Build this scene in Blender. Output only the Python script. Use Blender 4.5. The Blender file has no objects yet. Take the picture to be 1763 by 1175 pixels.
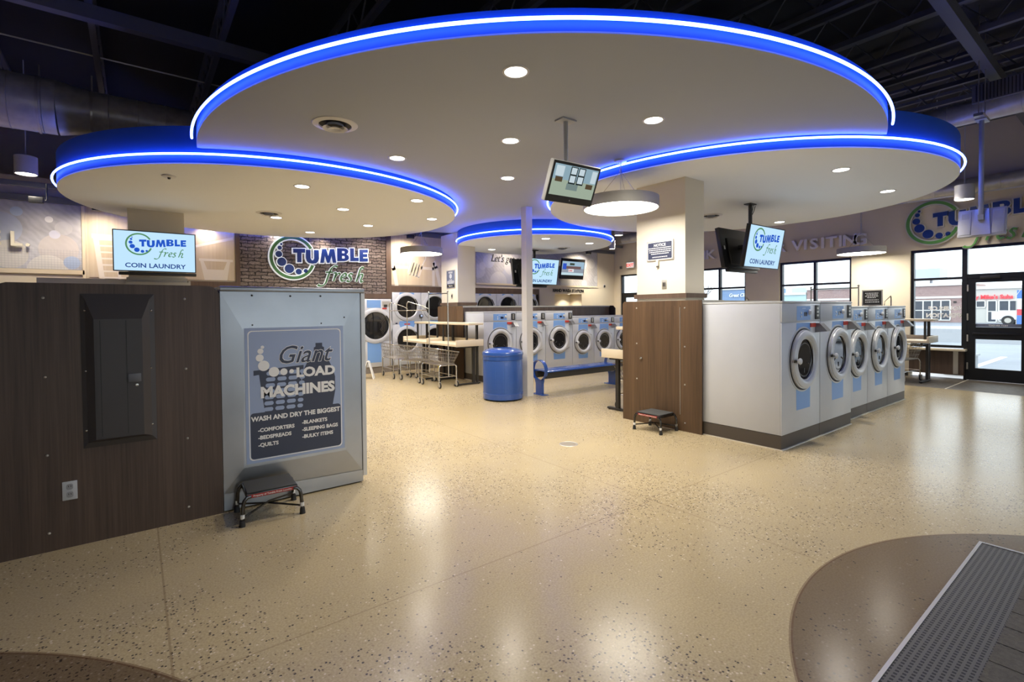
import bpy, bmesh, math, random
from mathutils import Vector, Matrix
random.seed(7)
PI = math.pi
S = bpy.context.scene
COL = S.collection

# ------------------------------------------------------------------ camera
YAW, PITCH, ROLL = math.radians(52.6905), math.radians(-1.0906), math.radians(0.5330)
FPX, CYP = 851.22, 550.47
fw = Vector((math.cos(PITCH)*math.cos(YAW), math.cos(PITCH)*math.sin(YAW), math.sin(PITCH)))
rt = Vector((math.sin(YAW), -math.cos(YAW), 0)); dn = fw.cross(rt)
r2 = rt*math.cos(ROLL) + dn*math.sin(ROLL); d2 = -rt*math.sin(ROLL) + dn*math.cos(ROLL)
cam = bpy.data.cameras.new('camera'); camo = bpy.data.objects.new('camera', cam); COL.objects.link(camo)
mw = Matrix((r2, -d2, -fw)).transposed().to_4x4(); mw.translation = Vector((0, 0, 1.55)); camo.matrix_world = mw
cam.sensor_width = 36; cam.lens = FPX/1763*36; cam.shift_y = (CYP-587.5)/1763; cam.clip_start = .05; cam.clip_end = 400
S.camera = camo

# ------------------------------------------------------------------ world, exposure
w = bpy.data.worlds.new('world'); S.world = w; w.use_nodes = True
bg = w.node_tree.nodes['Background']; bg.inputs[0].default_value = (.86, .93, 1, 1); bg.inputs[1].default_value = 3.0
S.view_settings.view_transform = 'Standard'; S.view_settings.look = 'None'; S.view_settings.gamma = 1
S.view_settings.use_curve_mapping = False; S.view_settings.exposure = 0.14
C = S.cycles
C.use_denoising = True; C.max_bounces = 7; C.diffuse_bounces = 4; C.glossy_bounces = 4; C.transparent_max_bounces = 8
C.sample_clamp_indirect = 4; C.caustics_reflective = False; C.caustics_refractive = False
P_DOWN, E_LENS, E_PEND, E_LED, E_CYL, P_CYL, P_WASH = 122, 16, 24, 22, 12, 140, 105

# ------------------------------------------------------------------ materials
MATS = {}
def nd(nt, t, **kw):
    n = nt.nodes.new(t)
    for k, v in kw.items():
        if k.startswith('i_'):
            key = k[2:]; key = int(key) if key.isdigit() else key.replace('_', ' ')
            n.inputs[key].default_value = v
        else: setattr(n, k, v)
    return n
def mat(name, col=(.5, .5, .5), rough=.5, metal=0, spec=.5, emit=None, es=0, coat=0, bump=0, bscale=200, var=0, vscale=30, stretch=(1, 1, 1)):
    if name in MATS: return MATS[name]
    m = bpy.data.materials.new(name); m.use_nodes = True; nt = m.node_tree; b = nt.nodes['Principled BSDF']
    b.inputs['Base Color'].default_value = (*col, 1); b.inputs['Roughness'].default_value = rough; b.inputs['Metallic'].default_value = metal
    b.inputs['Specular IOR Level'].default_value = spec; b.inputs['Coat Weight'].default_value = coat
    if emit: b.inputs['Emission Color'].default_value = (*emit, 1); b.inputs['Emission Strength'].default_value = es
    if var or bump:
        tc = nd(nt, 'ShaderNodeTexCoord'); mp = nd(nt, 'ShaderNodeMapping'); mp.inputs['Scale'].default_value = stretch
        nt.links.new(tc.outputs['Object'], mp.inputs[0])
    if var:
        n = nd(nt, 'ShaderNodeTexNoise', i_Scale=vscale, i_Detail=5.0); nt.links.new(mp.outputs[0], n.inputs['Vector'])
        r = nd(nt, 'ShaderNodeValToRGB'); r.color_ramp.elements[0].position = .3; r.color_ramp.elements[1].position = .7
        r.color_ramp.elements[0].color = (*[c*(1-var) for c in col], 1); r.color_ramp.elements[1].color = (*[min(1, c*(1+var)) for c in col], 1)
        nt.links.new(n.outputs[0], r.inputs[0]); nt.links.new(r.outputs[0], b.inputs['Base Color'])
    if bump:
        n = nd(nt, 'ShaderNodeTexNoise', i_Scale=bscale, i_Detail=3.0); nt.links.new(mp.outputs[0], n.inputs['Vector'])
        bp = nd(nt, 'ShaderNodeBump', i_Strength=bump, i_Distance=.01); nt.links.new(n.outputs[0], bp.inputs['Height']); nt.links.new(bp.outputs[0], b.inputs['Normal'])
    MATS[name] = m
    return m
def emis(name, col, s):
    if name in MATS: return MATS[name]
    m = bpy.data.materials.new(name); m.use_nodes = True; nt = m.node_tree; nt.nodes.clear()
    e = nd(nt, 'ShaderNodeEmission', i_Color=(*col, 1), i_Strength=s); o = nd(nt, 'ShaderNodeOutputMaterial'); nt.links.new(e.outputs[0], o.inputs[0])
    MATS[name] = m; return m
def math_(nt, op, a, b=None, c=None):
    n = nd(nt, 'ShaderNodeMath', operation=op)
    for i, v in enumerate((a, b, c)):
        if v is None: continue
        if isinstance(v, (int, float)): n.inputs[i].default_value = v
        else: nt.links.new(v, n.inputs[i])
    return n.outputs[0]
def mixc(nt, f, a, b, mode='MIX'):
    n = nd(nt, 'ShaderNodeMix', data_type='RGBA', blend_type=mode)
    for i, v in ((0, f), (6, a), (7, b)):
        if isinstance(v, (int, float)): n.inputs[i].default_value = v
        elif isinstance(v, tuple): n.inputs[i].default_value = (*v, 1)
        else: nt.links.new(v, n.inputs[i])
    return n.outputs[2]
def ramp(nt, src, stops, const=False):
    r = nd(nt, 'ShaderNodeValToRGB'); e = r.color_ramp.elements
    while len(e) < len(stops): e.new(.5)
    for k, (p, c) in enumerate(stops):
        e[k].position = p; e[k].color = (*(c if isinstance(c, tuple) else (c, c, c)), 1)
    if const: r.color_ramp.interpolation = 'CONSTANT'
    nt.links.new(src, r.inputs[0]); return r.outputs[0]
def wood(name, c0, c1, rough=.42, sc=1):
    if name in MATS: return MATS[name]
    m = mat(name, c0, rough); nt = m.node_tree; b = nt.nodes['Principled BSDF']
    tc = nd(nt, 'ShaderNodeTexCoord'); mp = nd(nt, 'ShaderNodeMapping'); mp.inputs['Scale'].default_value = (70*sc, 70*sc, 1.6*sc); nt.links.new(tc.outputs['Object'], mp.inputs[0])
    n = nd(nt, 'ShaderNodeTexNoise', i_Scale=1.0, i_Detail=6.0, i_Roughness=.6); nt.links.new(mp.outputs[0], n.inputs['Vector'])
    mp2 = nd(nt, 'ShaderNodeMapping'); mp2.inputs['Scale'].default_value = (9*sc, 9*sc, .35*sc); nt.links.new(tc.outputs['Object'], mp2.inputs[0])
    n2 = nd(nt, 'ShaderNodeTexNoise', i_Scale=1.0, i_Detail=3.0); nt.links.new(mp2.outputs[0], n2.inputs['Vector'])
    f = math_(nt, 'ADD', math_(nt, 'MULTIPLY', n.outputs[0], .55), math_(nt, 'MULTIPLY', n2.outputs[0], .45))
    nt.links.new(ramp(nt, f, [(.36, c0), (.62, c1)]), b.inputs['Base Color'])
    return m
def floor_mat():
    m = mat('polished_concrete', (.5, .4, .28), .16); nt = m.node_tree; b = nt.nodes['Principled BSDF']
    tc = nd(nt, 'ShaderNodeTexCoord'); P = tc.outputs['Object']
    sx = nd(nt, 'ShaderNodeSeparateXYZ'); nt.links.new(P, sx.inputs[0]); X, Y = sx.outputs[0], sx.outputs[1]
    big = nd(nt, 'ShaderNodeTexNoise', i_Scale=.55, i_Detail=4.0, i_Roughness=.55); nt.links.new(P, big.inputs['Vector'])
    med = nd(nt, 'ShaderNodeTexNoise', i_Scale=2.4, i_Detail=5.0, i_Roughness=.6); nt.links.new(P, med.inputs['Vector'])
    base = mixc(nt, ramp(nt, big.outputs[0], [(.35, 0.), (.65, 1.)]), (.43, .34, .175), (.525, .42, .225))
    base = mixc(nt, ramp(nt, med.outputs[0], [(.4, 0.), (.7, .4)]), base, (.42, .345, .215))
    fine = nd(nt, 'ShaderNodeTexNoise', i_Scale=95.0, i_Detail=2.0); nt.links.new(P, fine.inputs['Vector'])
    base = mixc(nt, .35, base, ramp(nt, fine.outputs[0], [(.3, (.30, .23, .14)), (.7, (.66, .55, .37))]))
    v = nd(nt, 'ShaderNodeTexVoronoi', i_Scale=78.0, i_Randomness=1.0); nt.links.new(P, v.inputs['Vector'])
    sp = nd(nt, 'ShaderNodeSeparateColor'); nt.links.new(v.outputs['Color'], sp.inputs[0])
    patch = nd(nt, 'ShaderNodeTexNoise', i_Scale=.62, i_Detail=3.0, i_Roughness=.55); nt.links.new(P, patch.inputs['Vector'])
    dens = ramp(nt, patch.outputs[0], [(.44, .02), (.63, .46)])
    on = math_(nt, 'LESS_THAN', sp.outputs[0], dens); shp = math_(nt, 'LESS_THAN', v.outputs['Distance'], .46)
    on = math_(nt, 'MULTIPLY', on, shp)
    stone = ramp(nt, sp.outputs[1], [(0., (.09, .075, .06)), (.30, (.17, .13, .09)), (.48, (.60, .49, .31)), (.62, (.36, .27, .16)), (.8, (.68, .58, .41))], True)
    base = mixc(nt, on, base, stone)
    # stained circles
    def circ(cx, cy, r):
        dx = math_(nt, 'SUBTRACT', X, cx); dy = math_(nt, 'SUBTRACT', Y, cy)
        d = math_(nt, 'SQRT', math_(nt, 'ADD', math_(nt, 'MULTIPLY', dx, dx), math_(nt, 'MULTIPLY', dy, dy)))
        return math_(nt, 'LESS_THAN', d, r), math_(nt, 'LESS_THAN', math_(nt, 'ABSOLUTE', math_(nt, 'SUBTRACT', d, r)), .009)
    for cx, cy, r in ((3.228, -.788, 1.997), (-2.052, 1.196, 2.53)):
        ins, edge = circ(cx, cy, r)
        dark = mixc(nt, 1.0, base, (.38, .34, .34), 'MULTIPLY')
        base = mixc(nt, ins, base, dark); base = mixc(nt, math_(nt, 'MULTIPLY', edge, .55), base, (.12, .06, .03))
    # saw cut joints
    for src, at, wd in ((Y, 2.48, .004), (X, .10, .005), (X, 3.30, .004), (Y, 7.4, .004), (X, 8.3, .004)):
        l = math_(nt, 'LESS_THAN', math_(nt, 'ABSOLUTE', math_(nt, 'SUBTRACT', src, at)), wd)
        base = mixc(nt, math_(nt, 'MULTIPLY', l, .45), base, (.22, .15, .08))
    # dark walk-off tile by the side entrance, metal strip
    tile = math_(nt, 'MULTIPLY', math_(nt, 'GREATER_THAN', X, 12.04), math_(nt, 'LESS_THAN', Y, 4.4))
    tb = nd(nt, 'ShaderNodeTexNoise', i_Scale=14.0, i_Detail=4.0); nt.links.new(P, tb.inputs['Vector'])
    tcol = ramp(nt, tb.outputs[0], [(.3, (.085, .072, .058)), (.7, (.15, .128, .10))])
    base = mixc(nt, tile, base, tcol)
    strip = math_(nt, 'MULTIPLY', tile, math_(nt, 'LESS_THAN', math_(nt, 'ABSOLUTE', math_(nt, 'SUBTRACT', Y, 2.435)), .012))
    base = mixc(nt, strip, base, (.6, .55, .45))
    nt.links.new(base, b.inputs['Base Color'])
    rr = math_(nt, 'ADD', .21, math_(nt, 'MULTIPLY', tile, .35)); nt.links.new(rr, b.inputs['Roughness'])
    b.inputs['Specular IOR Level'].default_value = .19
    return m
def brick_mat(name, c1, c2, mortar, scale, rw=.5, rh=.25, rough=.8, bump=.9, uvw=None, warp=.03):
    m = mat(name, c1, rough); nt = m.node_tree; b = nt.nodes['Principled BSDF']
    tc = nd(nt, 'ShaderNodeTexCoord'); sx = nd(nt, 'ShaderNodeSeparateXYZ'); nt.links.new(tc.outputs['Object'], sx.inputs[0])
    cb = nd(nt, 'ShaderNodeCombineXYZ'); nt.links.new(sx.outputs[0 if uvw is None else uvw], cb.inputs[0]); nt.links.new(sx.outputs[2], cb.inputs[1])
    no = nd(nt, 'ShaderNodeTexNoise', i_Scale=9.0, i_Detail=3.0); nt.links.new(tc.outputs['Object'], no.inputs['Vector'])
    vm = nd(nt, 'ShaderNodeVectorMath', operation='MULTIPLY_ADD'); nt.links.new(no.outputs['Color'], vm.inputs[0]); vm.inputs[1].default_value = (warp, warp, 0); nt.links.new(cb.outputs[0], vm.inputs[2])
    br = nd(nt, 'ShaderNodeTexBrick', i_Scale=scale, i_Mortar_Size=.02, i_Brick_Width=rw, i_Row_Height=rh, i_Bias=0.0, i_Mortar_Smooth=.3)
    br.inputs['Color1'].default_value = (*c1, 1); br.inputs['Color2'].default_value = (*c2, 1); br.inputs['Mortar'].default_value = (*mortar, 1)
    nt.links.new(vm.outputs[0], br.inputs['Vector'])
    n2 = nd(nt, 'ShaderNodeTexNoise', i_Scale=26.0, i_Detail=6.0, i_Roughness=.7); nt.links.new(tc.outputs['Object'], n2.inputs['Vector'])
    col = mixc(nt, .8, br.outputs['Color'], ramp(nt, n2.outputs[0], [(.3, .35), (.72, 1.5)]), 'MULTIPLY')
    nt.links.new(col, b.inputs['Base Color'])
    h = math_(nt, 'ADD', math_(nt, 'SUBTRACT', 1.0, br.outputs['Fac']), math_(nt, 'MULTIPLY', n2.outputs[0], .7))
    bp = nd(nt, 'ShaderNodeBump', i_Strength=bump, i_Distance=.03); nt.links.new(h, bp.inputs['Height']); nt.links.new(bp.outputs[0], b.inputs['Normal'])
    return m
def glass_mat():
    m = bpy.data.materials.new('window_glass'); m.use_nodes = True; nt = m.node_tree; nt.nodes.clear()
    t = nd(nt, 'ShaderNodeBsdfTransparent', i_Color=(.93, .96, .96, 1)); g = nd(nt, 'ShaderNodeBsdfGlossy', i_Roughness=.02)
    f = nd(nt, 'ShaderNodeFresnel', i_IOR=1.35); x = nd(nt, 'ShaderNodeMixShader'); o = nd(nt, 'ShaderNodeOutputMaterial')
    nt.links.new(f.outputs[0], x.inputs[0]); nt.links.new(t.outputs[0], x.inputs[1]); nt.links.new(g.outputs[0], x.inputs[2]); nt.links.new(x.outputs[0], o.inputs[0])
    return m
def mesh_wall_mat():   # trash receptacle: thermoplastic-coated expanded metal
    m = mat('blue_coated_mesh', (.022, .07, .26), .3); nt = m.node_tree; b = nt.nodes['Principled BSDF']
    tc = nd(nt, 'ShaderNodeTexCoord'); v = nd(nt, 'ShaderNodeTexVoronoi', i_Scale=42.0, i_Randomness=0.0); nt.links.new(tc.outputs['Object'], v.inputs['Vector'])
    bp = nd(nt, 'ShaderNodeBump', i_Strength=.35, i_Distance=.01); nt.links.new(v.outputs[0], bp.inputs['Height']); nt.links.new(bp.outputs[0], b.inputs['Normal'])
    return m
def bubble_mat(name, seed, tint, grid=True):   # printed mural of overlapping circles on silver grey
    m = mat(name, tint, .45); nt = m.node_tree; b = nt.nodes['Principled BSDF']
    tc = nd(nt, 'ShaderNodeTexCoord'); sx = nd(nt, 'ShaderNodeSeparateXYZ'); nt.links.new(tc.outputs['Object'], sx.inputs[0]); X, Z = sx.outputs[0], sx.outputs[2]
    n = nd(nt, 'ShaderNodeTexNoise', i_Scale=2.2, i_Detail=5.0); nt.links.new(tc.outputs['Object'], n.inputs['Vector'])
    wv = nd(nt, 'ShaderNodeTexWave', i_Scale=5.0, i_Distortion=6.0, bands_direction='DIAGONAL'); nt.links.new(tc.outputs['Object'], wv.inputs['Vector'])
    col = ramp(nt, n.outputs[0], [(.3, tuple(c*.74 for c in tint)), (.7, tuple(min(1, c*1.1) for c in tint))])
    col = mixc(nt, .05, col, wv.outputs[0])
    for cx, cz, r, c, f in seed:
        dx = math_(nt, 'SUBTRACT', X, cx); dz = math_(nt, 'SUBTRACT', Z, cz)
        d = math_(nt, 'SQRT', math_(nt, 'ADD', math_(nt, 'MULTIPLY', dx, dx), math_(nt, 'MULTIPLY', dz, dz)))
        col = mixc(nt, math_(nt, 'MULTIPLY', math_(nt, 'LESS_THAN', d, r), f), col, c)
    if grid:
        lx = math_(nt, 'LESS_THAN', math_(nt, 'FRACT', math_(nt, 'MULTIPLY', X, 24.0)), .12); lz = math_(nt, 'LESS_THAN', math_(nt, 'FRACT', math_(nt, 'MULTIPLY', Z, 24.0)), .12)
        low = math_(nt, 'LESS_THAN', Z, .36)
        g = math_(nt, 'MULTIPLY', math_(nt, 'MAXIMUM', lx, lz), math_(nt, 'MULTIPLY', low, .35)); col = mixc(nt, g, col, (.2, .22, .27))
    nt.links.new(col, b.inputs['Base Color']); return m

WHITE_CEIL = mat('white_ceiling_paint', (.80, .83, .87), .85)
SHADED_CEIL = mat('white_ceiling_paint_shaded', (.39, .42, .49), .85)  # white soffit paint with the upper disc's dimmer, cooler light put into the colour
FASCIA = mat('blue_fascia_paint', (.012, .10, .36), .6)
CREAM = mat('cream_wall_paint', (.70, .62, .47), .8, var=.02, vscale=3)
COLUMNP = mat('cream_column_paint', (.69, .63, .52), .75)
POSTP = mat('grey_post_paint', (.62, .60, .57), .6)
BLACK = mat('black_deck_paint', (.03, .032, .042), .8)
JOISTM = mat('black_joist_paint', (.135, .14, .165), .6)
WALN = wood('walnut_laminate', (.060, .033, .016), (.122, .070, .035), .5)
WALD = wood('dark_walnut_laminate', (.056, .035, .025), (.116, .075, .053), .45)
TRIMB = wood('brown_trim', (.085, .052, .034), (.13, .082, .055), .5)
MAPLE = wood('pale_maple_print', (.60, .49, .34), (.70, .60, .45), .5, .35)
PALEP = mat('pale_print', (.80, .74, .65), .5)
STONE = None
SILVER = mat('silver_grey_enamel', (.56, .58, .62), .32, .1, var=.02, vscale=4)
SILVERL = mat('light_grey_bezel', (.56, .57, .585), .3, 0)
STEEL = mat('brushed_stainless', (.40, .41, .43), .33, 1, var=.07, vscale=3)
GALV = mat('galvanised_duct', (.58, .56, .50), .34, .25, var=.12, vscale=9)
CHROME = mat('chrome_wire', (.56, .54, .50), .25, .95)
ZINC = mat('dull_zinc_wire', (.34, .31, .27), .4, .8)
BLUEL = mat('light_blue_stripe', (.19, .36, .70), .35)
DARKGL = mat('dark_glass', (.012, .012, .013), .06, 0, .6)
DRUMM = mat('drum_steel', (.16, .155, .15), .3, .9)
RUBBER = mat('black_rubber', (.018, .018, .018), .6)
BLKMET = mat('black_metal', (.02, .019, .018), .4)
BRNMET = mat('dark_brown_metal', (.058, .050, .048), .42)
PLINTH = mat('brown_plinth_metal', (.075, .06, .048), .5)
CAULK = mat('white_caulk', (.66, .62, .52), .6)
REDL = mat('red_label', (.55, .05, .03), .5)
WHITEL = mat('white_lettering', (.80, .80, .78), .5)
LAMT = mat('almond_laminate', (.72, .62, .45), .4)
BLUEP = mat('blue_powder_coat', (.022, .075, .30), .22, coat=.4)
BLUEMESH = mesh_wall_mat()
ALUD = mat('dark_bronze_aluminium', (.012, .013, .016), .35, .3)
GLASS = glass_mat()
SIGNB = mat('sign_blue_face', (.008, .035, .20), .35)
SIGNG = mat('sign_green_face', (.055, .17, .055), .4)
SIGNW = mat('sign_white_return', (.70, .74, .70), .5, emit=(.8, .85, 1), es=.35)
SIGNG2 = mat('bright_green_face', (.10, .29, .05), .4)
SILVLET = mat('silver_letter', (.80, .78, .80), .4)
BEIGLET = mat('beige_letter', (.66, .62, .48), .5)
SCREEN = emis('screen_sky_blue', (.52, .77, .98), .95)
SCRB = emis('screen_logo_blue', (.02, .10, .58), .9)
SCRG = emis('screen_logo_green', (.10, .27, .12), .9)
SCRN = emis('screen_navy_text', (.02, .06, .26), .9)
BEZEL = mat('black_bezel', (.012, .012, .013), .3)
NAVY = mat('navy_sign_face', (.030, .036, .075), .45)
GREYSG = mat('grey_sign_face', (.36, .34, .32), .4)
PLATE = mat('steel_cover_plate', (.55, .52, .46), .35, .7)
LED = emis('blue_led', (.085, .16, 1.0), E_LED)
LENS = emis('warm_lens', (1, .95, .85), E_LENS)
PENDL = emis('pendant_diffuser', (1, .94, .83), E_PEND)
CYLL = emis('cylinder_lens', (1, .94, .84), E_CYL)
DRUMG = mat('pendant_grey_shade', (.30, .285, .26), .5)
FIXT = mat('white_fixture', (.65, .65, .66), .45)
CAPM = mat('taupe_counter_cap', (.36, .34, .30), .55)

# ------------------------------------------------------------------ mesh helpers
class G:
    def __init__(s): s.v = []; s.f = []
    def add(s, vs, fs):
        n = len(s.v); s.v += [tuple(v) for v in vs]; s.f += [tuple(i+n for i in f) for f in fs]; return s
    def box(s, x0, x1, y0, y1, z0, z1, bev=0):
        if not bev:
            return s.add([(x0, y0, z0), (x1, y0, z0), (x1, y1, z0), (x0, y1, z0), (x0, y0, z1), (x1, y0, z1), (x1, y1, z1), (x0, y1, z1)],
                         [(0, 3, 2, 1), (4, 5, 6, 7), (0, 1, 5, 4), (1, 2, 6, 5), (2, 3, 7, 6), (3, 0, 4, 7)])
        bm = bmesh.new(); bmesh.ops.create_cube(bm, size=1)
        for v in bm.verts: v.co = Vector(((x0+x1)/2+v.co.x*(x1-x0), (y0+y1)/2+v.co.y*(y1-y0), (z0+z1)/2+v.co.z*(z1-z0)))
        bmesh.ops.bevel(bm, geom=list(bm.edges), offset=bev, segments=2, affect='EDGES', profile=.5)
        bm.verts.index_update(); s.add([v.co[:] for v in bm.verts], [[v.index for v in f.verts] for f in bm.faces]); bm.free(); return s
    def tube(s, pts, r, seg=8, closed=False, caps=True):
        pts = [Vector(p) for p in pts]; n = len(pts); rs = r if isinstance(r, (list, tuple)) else [r]*n
        vs, fs = [], []; up = None
        for i, p in enumerate(pts):
            a = pts[(i-1) % n] if (closed or i) else p; b = pts[(i+1) % n] if (closed or i < n-1) else p
            t = (b-a).normalized()
            if up is None: up = Vector((0, 0, 1)) if abs(t.z) < .9 else Vector((1, 0, 0))
            e1 = t.cross(up)
            if e1.length < 1e-4: e1 = t.orthogonal()
            e1.normalize(); e2 = e1.cross(t).normalized(); up = e2
            for k in range(seg):
                q = 2*PI*k/seg; vs.append(p+e1*(rs[i]*math.cos(q))+e2*(rs[i]*math.sin(q)))
        m = n if closed else n-1
        for i in range(m):
            j = (i+1) % n
            for k in range(seg):
                l = (k+1) % seg; fs.append((i*seg+k, j*seg+k, j*seg+l, i*seg+l))
        if caps and not closed: fs.append(tuple(range(seg))); fs.append(tuple(range((n-1)*seg+seg-1, (n-1)*seg-1, -1)))
        return s.add(vs, fs)
    def lathe(s, prof, c=(0, 0, 0), axis='z', seg=32, a0=0, a1=2*PI):
        full = abs(a1-a0-2*PI) < 1e-6; n = seg if full else seg+1; vs, fs = [], []
        for r, h in prof:
            for k in range(n):
                q = a0+(a1-a0)*k/seg; x, y = r*math.cos(q), r*math.sin(q)
                if axis == 'z': vs.append((c[0]+x, c[1]+y, c[2]+h))
                elif axis == 'y': vs.append((c[0]+x, c[1]+h, c[2]-y))
                else: vs.append((c[0]+h, c[1]+x, c[2]+y))
        for i in range(len(prof)-1):
            for k in range(n if full else n-1):
                l = (k+1) % n; fs.append((i*n+k, i*n+l, (i+1)*n+l, (i+1)*n+k))
        if full:
            if prof[0][0] > 1e-5: pass
        return s.add(vs, fs)
    def disc(s, r, c, axis='z', seg=32, flip=False):
        vs = []
        for k in range(seg):
            q = 2*PI*k/seg; x, y = r*math.cos(q), r*math.sin(q)
            vs.append((c[0]+x, c[1]+y, c[2]) if axis == 'z' else ((c[0]+x, c[1], c[2]+y) if axis == 'y' else (c[0], c[1]+x, c[2]+y)))
        f = tuple(range(seg)); return s.add(vs, [f[::-1] if flip else f])
    def cyl(s, c, r, h, axis='z', seg=24):
        s.lathe([(r, 0), (r, h)], c, axis, seg); s.disc(r, c, axis, seg, True)
        c2 = list(c); c2['xyz'.index(axis)] += h; return s.disc(r, c2, axis, seg)
    def prism(s, poly, a, b, plane='xz'):
        n = len(poly)
        def m(p, t): return (p[0], t, p[1]) if plane == 'xz' else ((p[0], p[1], t) if plane == 'xy' else (t, p[0], p[1]))
        vs = [m(p, a) for p in poly]+[m(p, b) for p in poly]
        fs = [tuple(range(n)), tuple(range(2*n-1, n-1, -1))]+[(i, i+n, (i+1) % n+n, (i+1) % n) for i in range(n)]
        return s.add(vs, fs)
    def text(s, body, size, x=0, z=0, y=0, th=.002, bold=0., shear=0., align='CENTER', sx=1., fn=None, mirror=False, space=1.):
        cu = bpy.data.curves.new('t', 'FONT'); cu.body = body; cu.size = size; cu.align_x = align; cu.align_y = 'BOTTOM_BASELINE'
        cu.extrude = th/2; cu.offset = bold*size; cu.space_character = space; cu.resolution_u = 3
        o = bpy.data.objects.new('t', cu); me = bpy.data.meshes.new_from_object(o)
        vs = []
        for v in me.vertices:
            a, b_, c = v.co; a = a*sx+shear*b_
            if mirror: a = -a
            if fn: a, b_ = fn(a, b_)
            vs.append((x+a, y-c-th/2, z+b_))
        fs = [tuple(p.vertices)[::-1] if mirror else tuple(p.vertices) for p in me.polygons]
        s.add(vs, fs); bpy.data.objects.remove(o); bpy.data.curves.remove(cu); bpy.data.meshes.remove(me); return s
    def xf(s, M):
        s.v = [tuple(M @ Vector(v)) for v in s.v]; return s

def obj(name, g, m, parent=None, smooth=None, label=None, kind=None):
    me = bpy.data.meshes.new(name); me.from_pydata(g.v, [], g.f)
    if smooth is not False:
        bm = bmesh.new(); bm.from_mesh(me); bmesh.ops.remove_doubles(bm, verts=bm.verts, dist=1e-5); bmesh.ops.recalc_face_normals(bm, faces=bm.faces); bm.to_mesh(me); bm.free()
        me.shade_smooth(); me.set_sharp_from_angle(angle=math.radians(smooth or 35))
    if isinstance(m, (list, tuple)):
        for q in m: me.materials.append(q)
    else: me.materials.append(m)
    o = bpy.data.objects.new(name, me); COL.objects.link(o)
    if parent: o.parent = parent
    if label: o['label'] = label
    if kind: o['kind'] = kind
    return o
def thing(name, label, cat, loc=(0, 0, 0), rz=0, group=None):
    o = bpy.data.objects.new(name, None); COL.objects.link(o); o.location = loc; o.rotation_euler = (0, 0, rz); o.empty_display_size = .1
    o['label'] = label; o['category'] = cat
    if group: o['group'] = group
    return o
def tag(o, label, cat, group=None, loc=None, rz=None):
    o['label'] = label; o['category'] = cat
    if group: o['group'] = group
    if loc is not None: o.location = loc
    if rz is not None: o.rotation_euler = (0, 0, rz)
    return o
def struct(name, g, m, parent=None, smooth=None, label=None):
    o = obj(name, g, m, parent, smooth)
    if not parent: o['kind'] = 'structure'
    if label: o['label'] = label
    return o
def copy_tree(o, parent=None):
    c = o.copy(); COL.objects.link(c)
    if parent: c.parent = parent
    for ch in list(o.children): copy_tree(ch, c)
    return c
def dup(o, loc, label, rz=None, group=None):
    c = copy_tree(o); c.location = loc; c['label'] = label
    if rz is not None: c.rotation_euler = (0, 0, rz)
    if group: c['group'] = group
    return c
def lamp(name, kind, loc, power, color, parent=None, **kw):
    l = bpy.data.lights.new(name, kind); l.energy = power; l.color = color
    for k, v in kw.items(): setattr(l, k, v)
    o = bpy.data.objects.new(name, l); COL.objects.link(o); o.location = loc
    if parent: o.parent = parent
    return o
def arc(cx, cz, r, a0, a1, n=24): return [(cx+r*math.cos(a0+(a1-a0)*k/n), cz+r*math.sin(a0+(a1-a0)*k/n)) for k in range(n+1)]
def rrect(x0, x1, z0, z1, r, n=5):
    p = []
    for cx, cz, a in ((x1-r, z0+r, -PI/2), (x1-r, z1-r, 0), (x0+r, z1-r, PI/2), (x0+r, z0+r, PI)): p += arc(cx, cz, r, a, a+PI/2, n)
    return p
R90 = -PI/2      # rotation that turns a front (-y) towards -x, as on the window wall

VB, UW = 11.95, 13.75
# ------------------------------------------------------------------ room shell
struct('floor', G().box(-4.2, 13.95, -3.2, 13.2, -.1, 0), floor_mat(), smooth=False)
struct('ceiling', G().box(-4.2, 13.95, -3.2, 13.2, 5.6, 5.75), BLACK, smooth=False)
struct('wall_left', G().box(-4.2, -4, -3.2, 13.2, 0, 5.6), CREAM, smooth=False)
# back wall: plain behind the dryers, bulkhead over them, niche in the right-hand part
g = G().box(-4, 13.75, 13.0, 13.2, 0, 5.6)
struct('wall_back', g, CREAM, smooth=False)
g = G().box(-4, 10.2, VB, 13.0, 2.2, 3.95)
g.box(-4, -.74, VB, 13.0, 0, 2.2)
g.box(10.2, 10.86, VB, 13.0, 0, 3.95).box(12.1, 13.75, VB, 13.0, 0, 3.95).box(10.86, 12.1, VB, 13.0, 2.07, 3.95).box(10.86, 12.1, VB, 13.0, 0, .85)
g.box(10.86, 12.1, VB+.55, 13.0, .85, 2.07)
struct('wall_back_bulkhead', g, CREAM, smooth=False)
# right wall (u = 13.75) with openings: (v0, v1, z0, z1)
def wall_with_holes(name, holes, lo, hi, z1, place, m):
    g = G(); holes = sorted(holes); at = lo
    for a, b, c, d in holes:
        if a > at: place(g, at, a, 0, z1)
        if c > 0: place(g, a, b, 0, c)
        place(g, a, b, d, z1); at = b
    if hi > at: place(g, at, hi, 0, z1)
    return struct(name, g, m, smooth=False)
H_R = [(-.36, 3.39, 0, 2.79), (4.53, 6.21, .65, 2.75), (7.13, 8.81, .65, 2.75), (10.62, 11.66, 0, 2.76)]
wall_with_holes('wall_right', H_R, -3.0, 13.0, 5.6, lambda g, a, b, c, d: g.box(UW, UW+.2, a, b, c, d), CREAM)
H_F = [(-2.6, -1.2, .7, 2.75), (.2, 1.6, .7, 2.75), (2.1, 4.3, 0, 2.75), (4.9, 7.1, .5, 2.85), (7.6, 9.8, .5, 2.85), (10.3, 12.5, .5, 2.85)]  # unseen; last three openings enlarged to throw daylight on the washer fronts
wall_with_holes('wall_front', H_F, -4.0, 13.75, 5.6, lambda g, a, b, c, d: g.box(a, b, -3.2, -3.0, c, d), CREAM)

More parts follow.
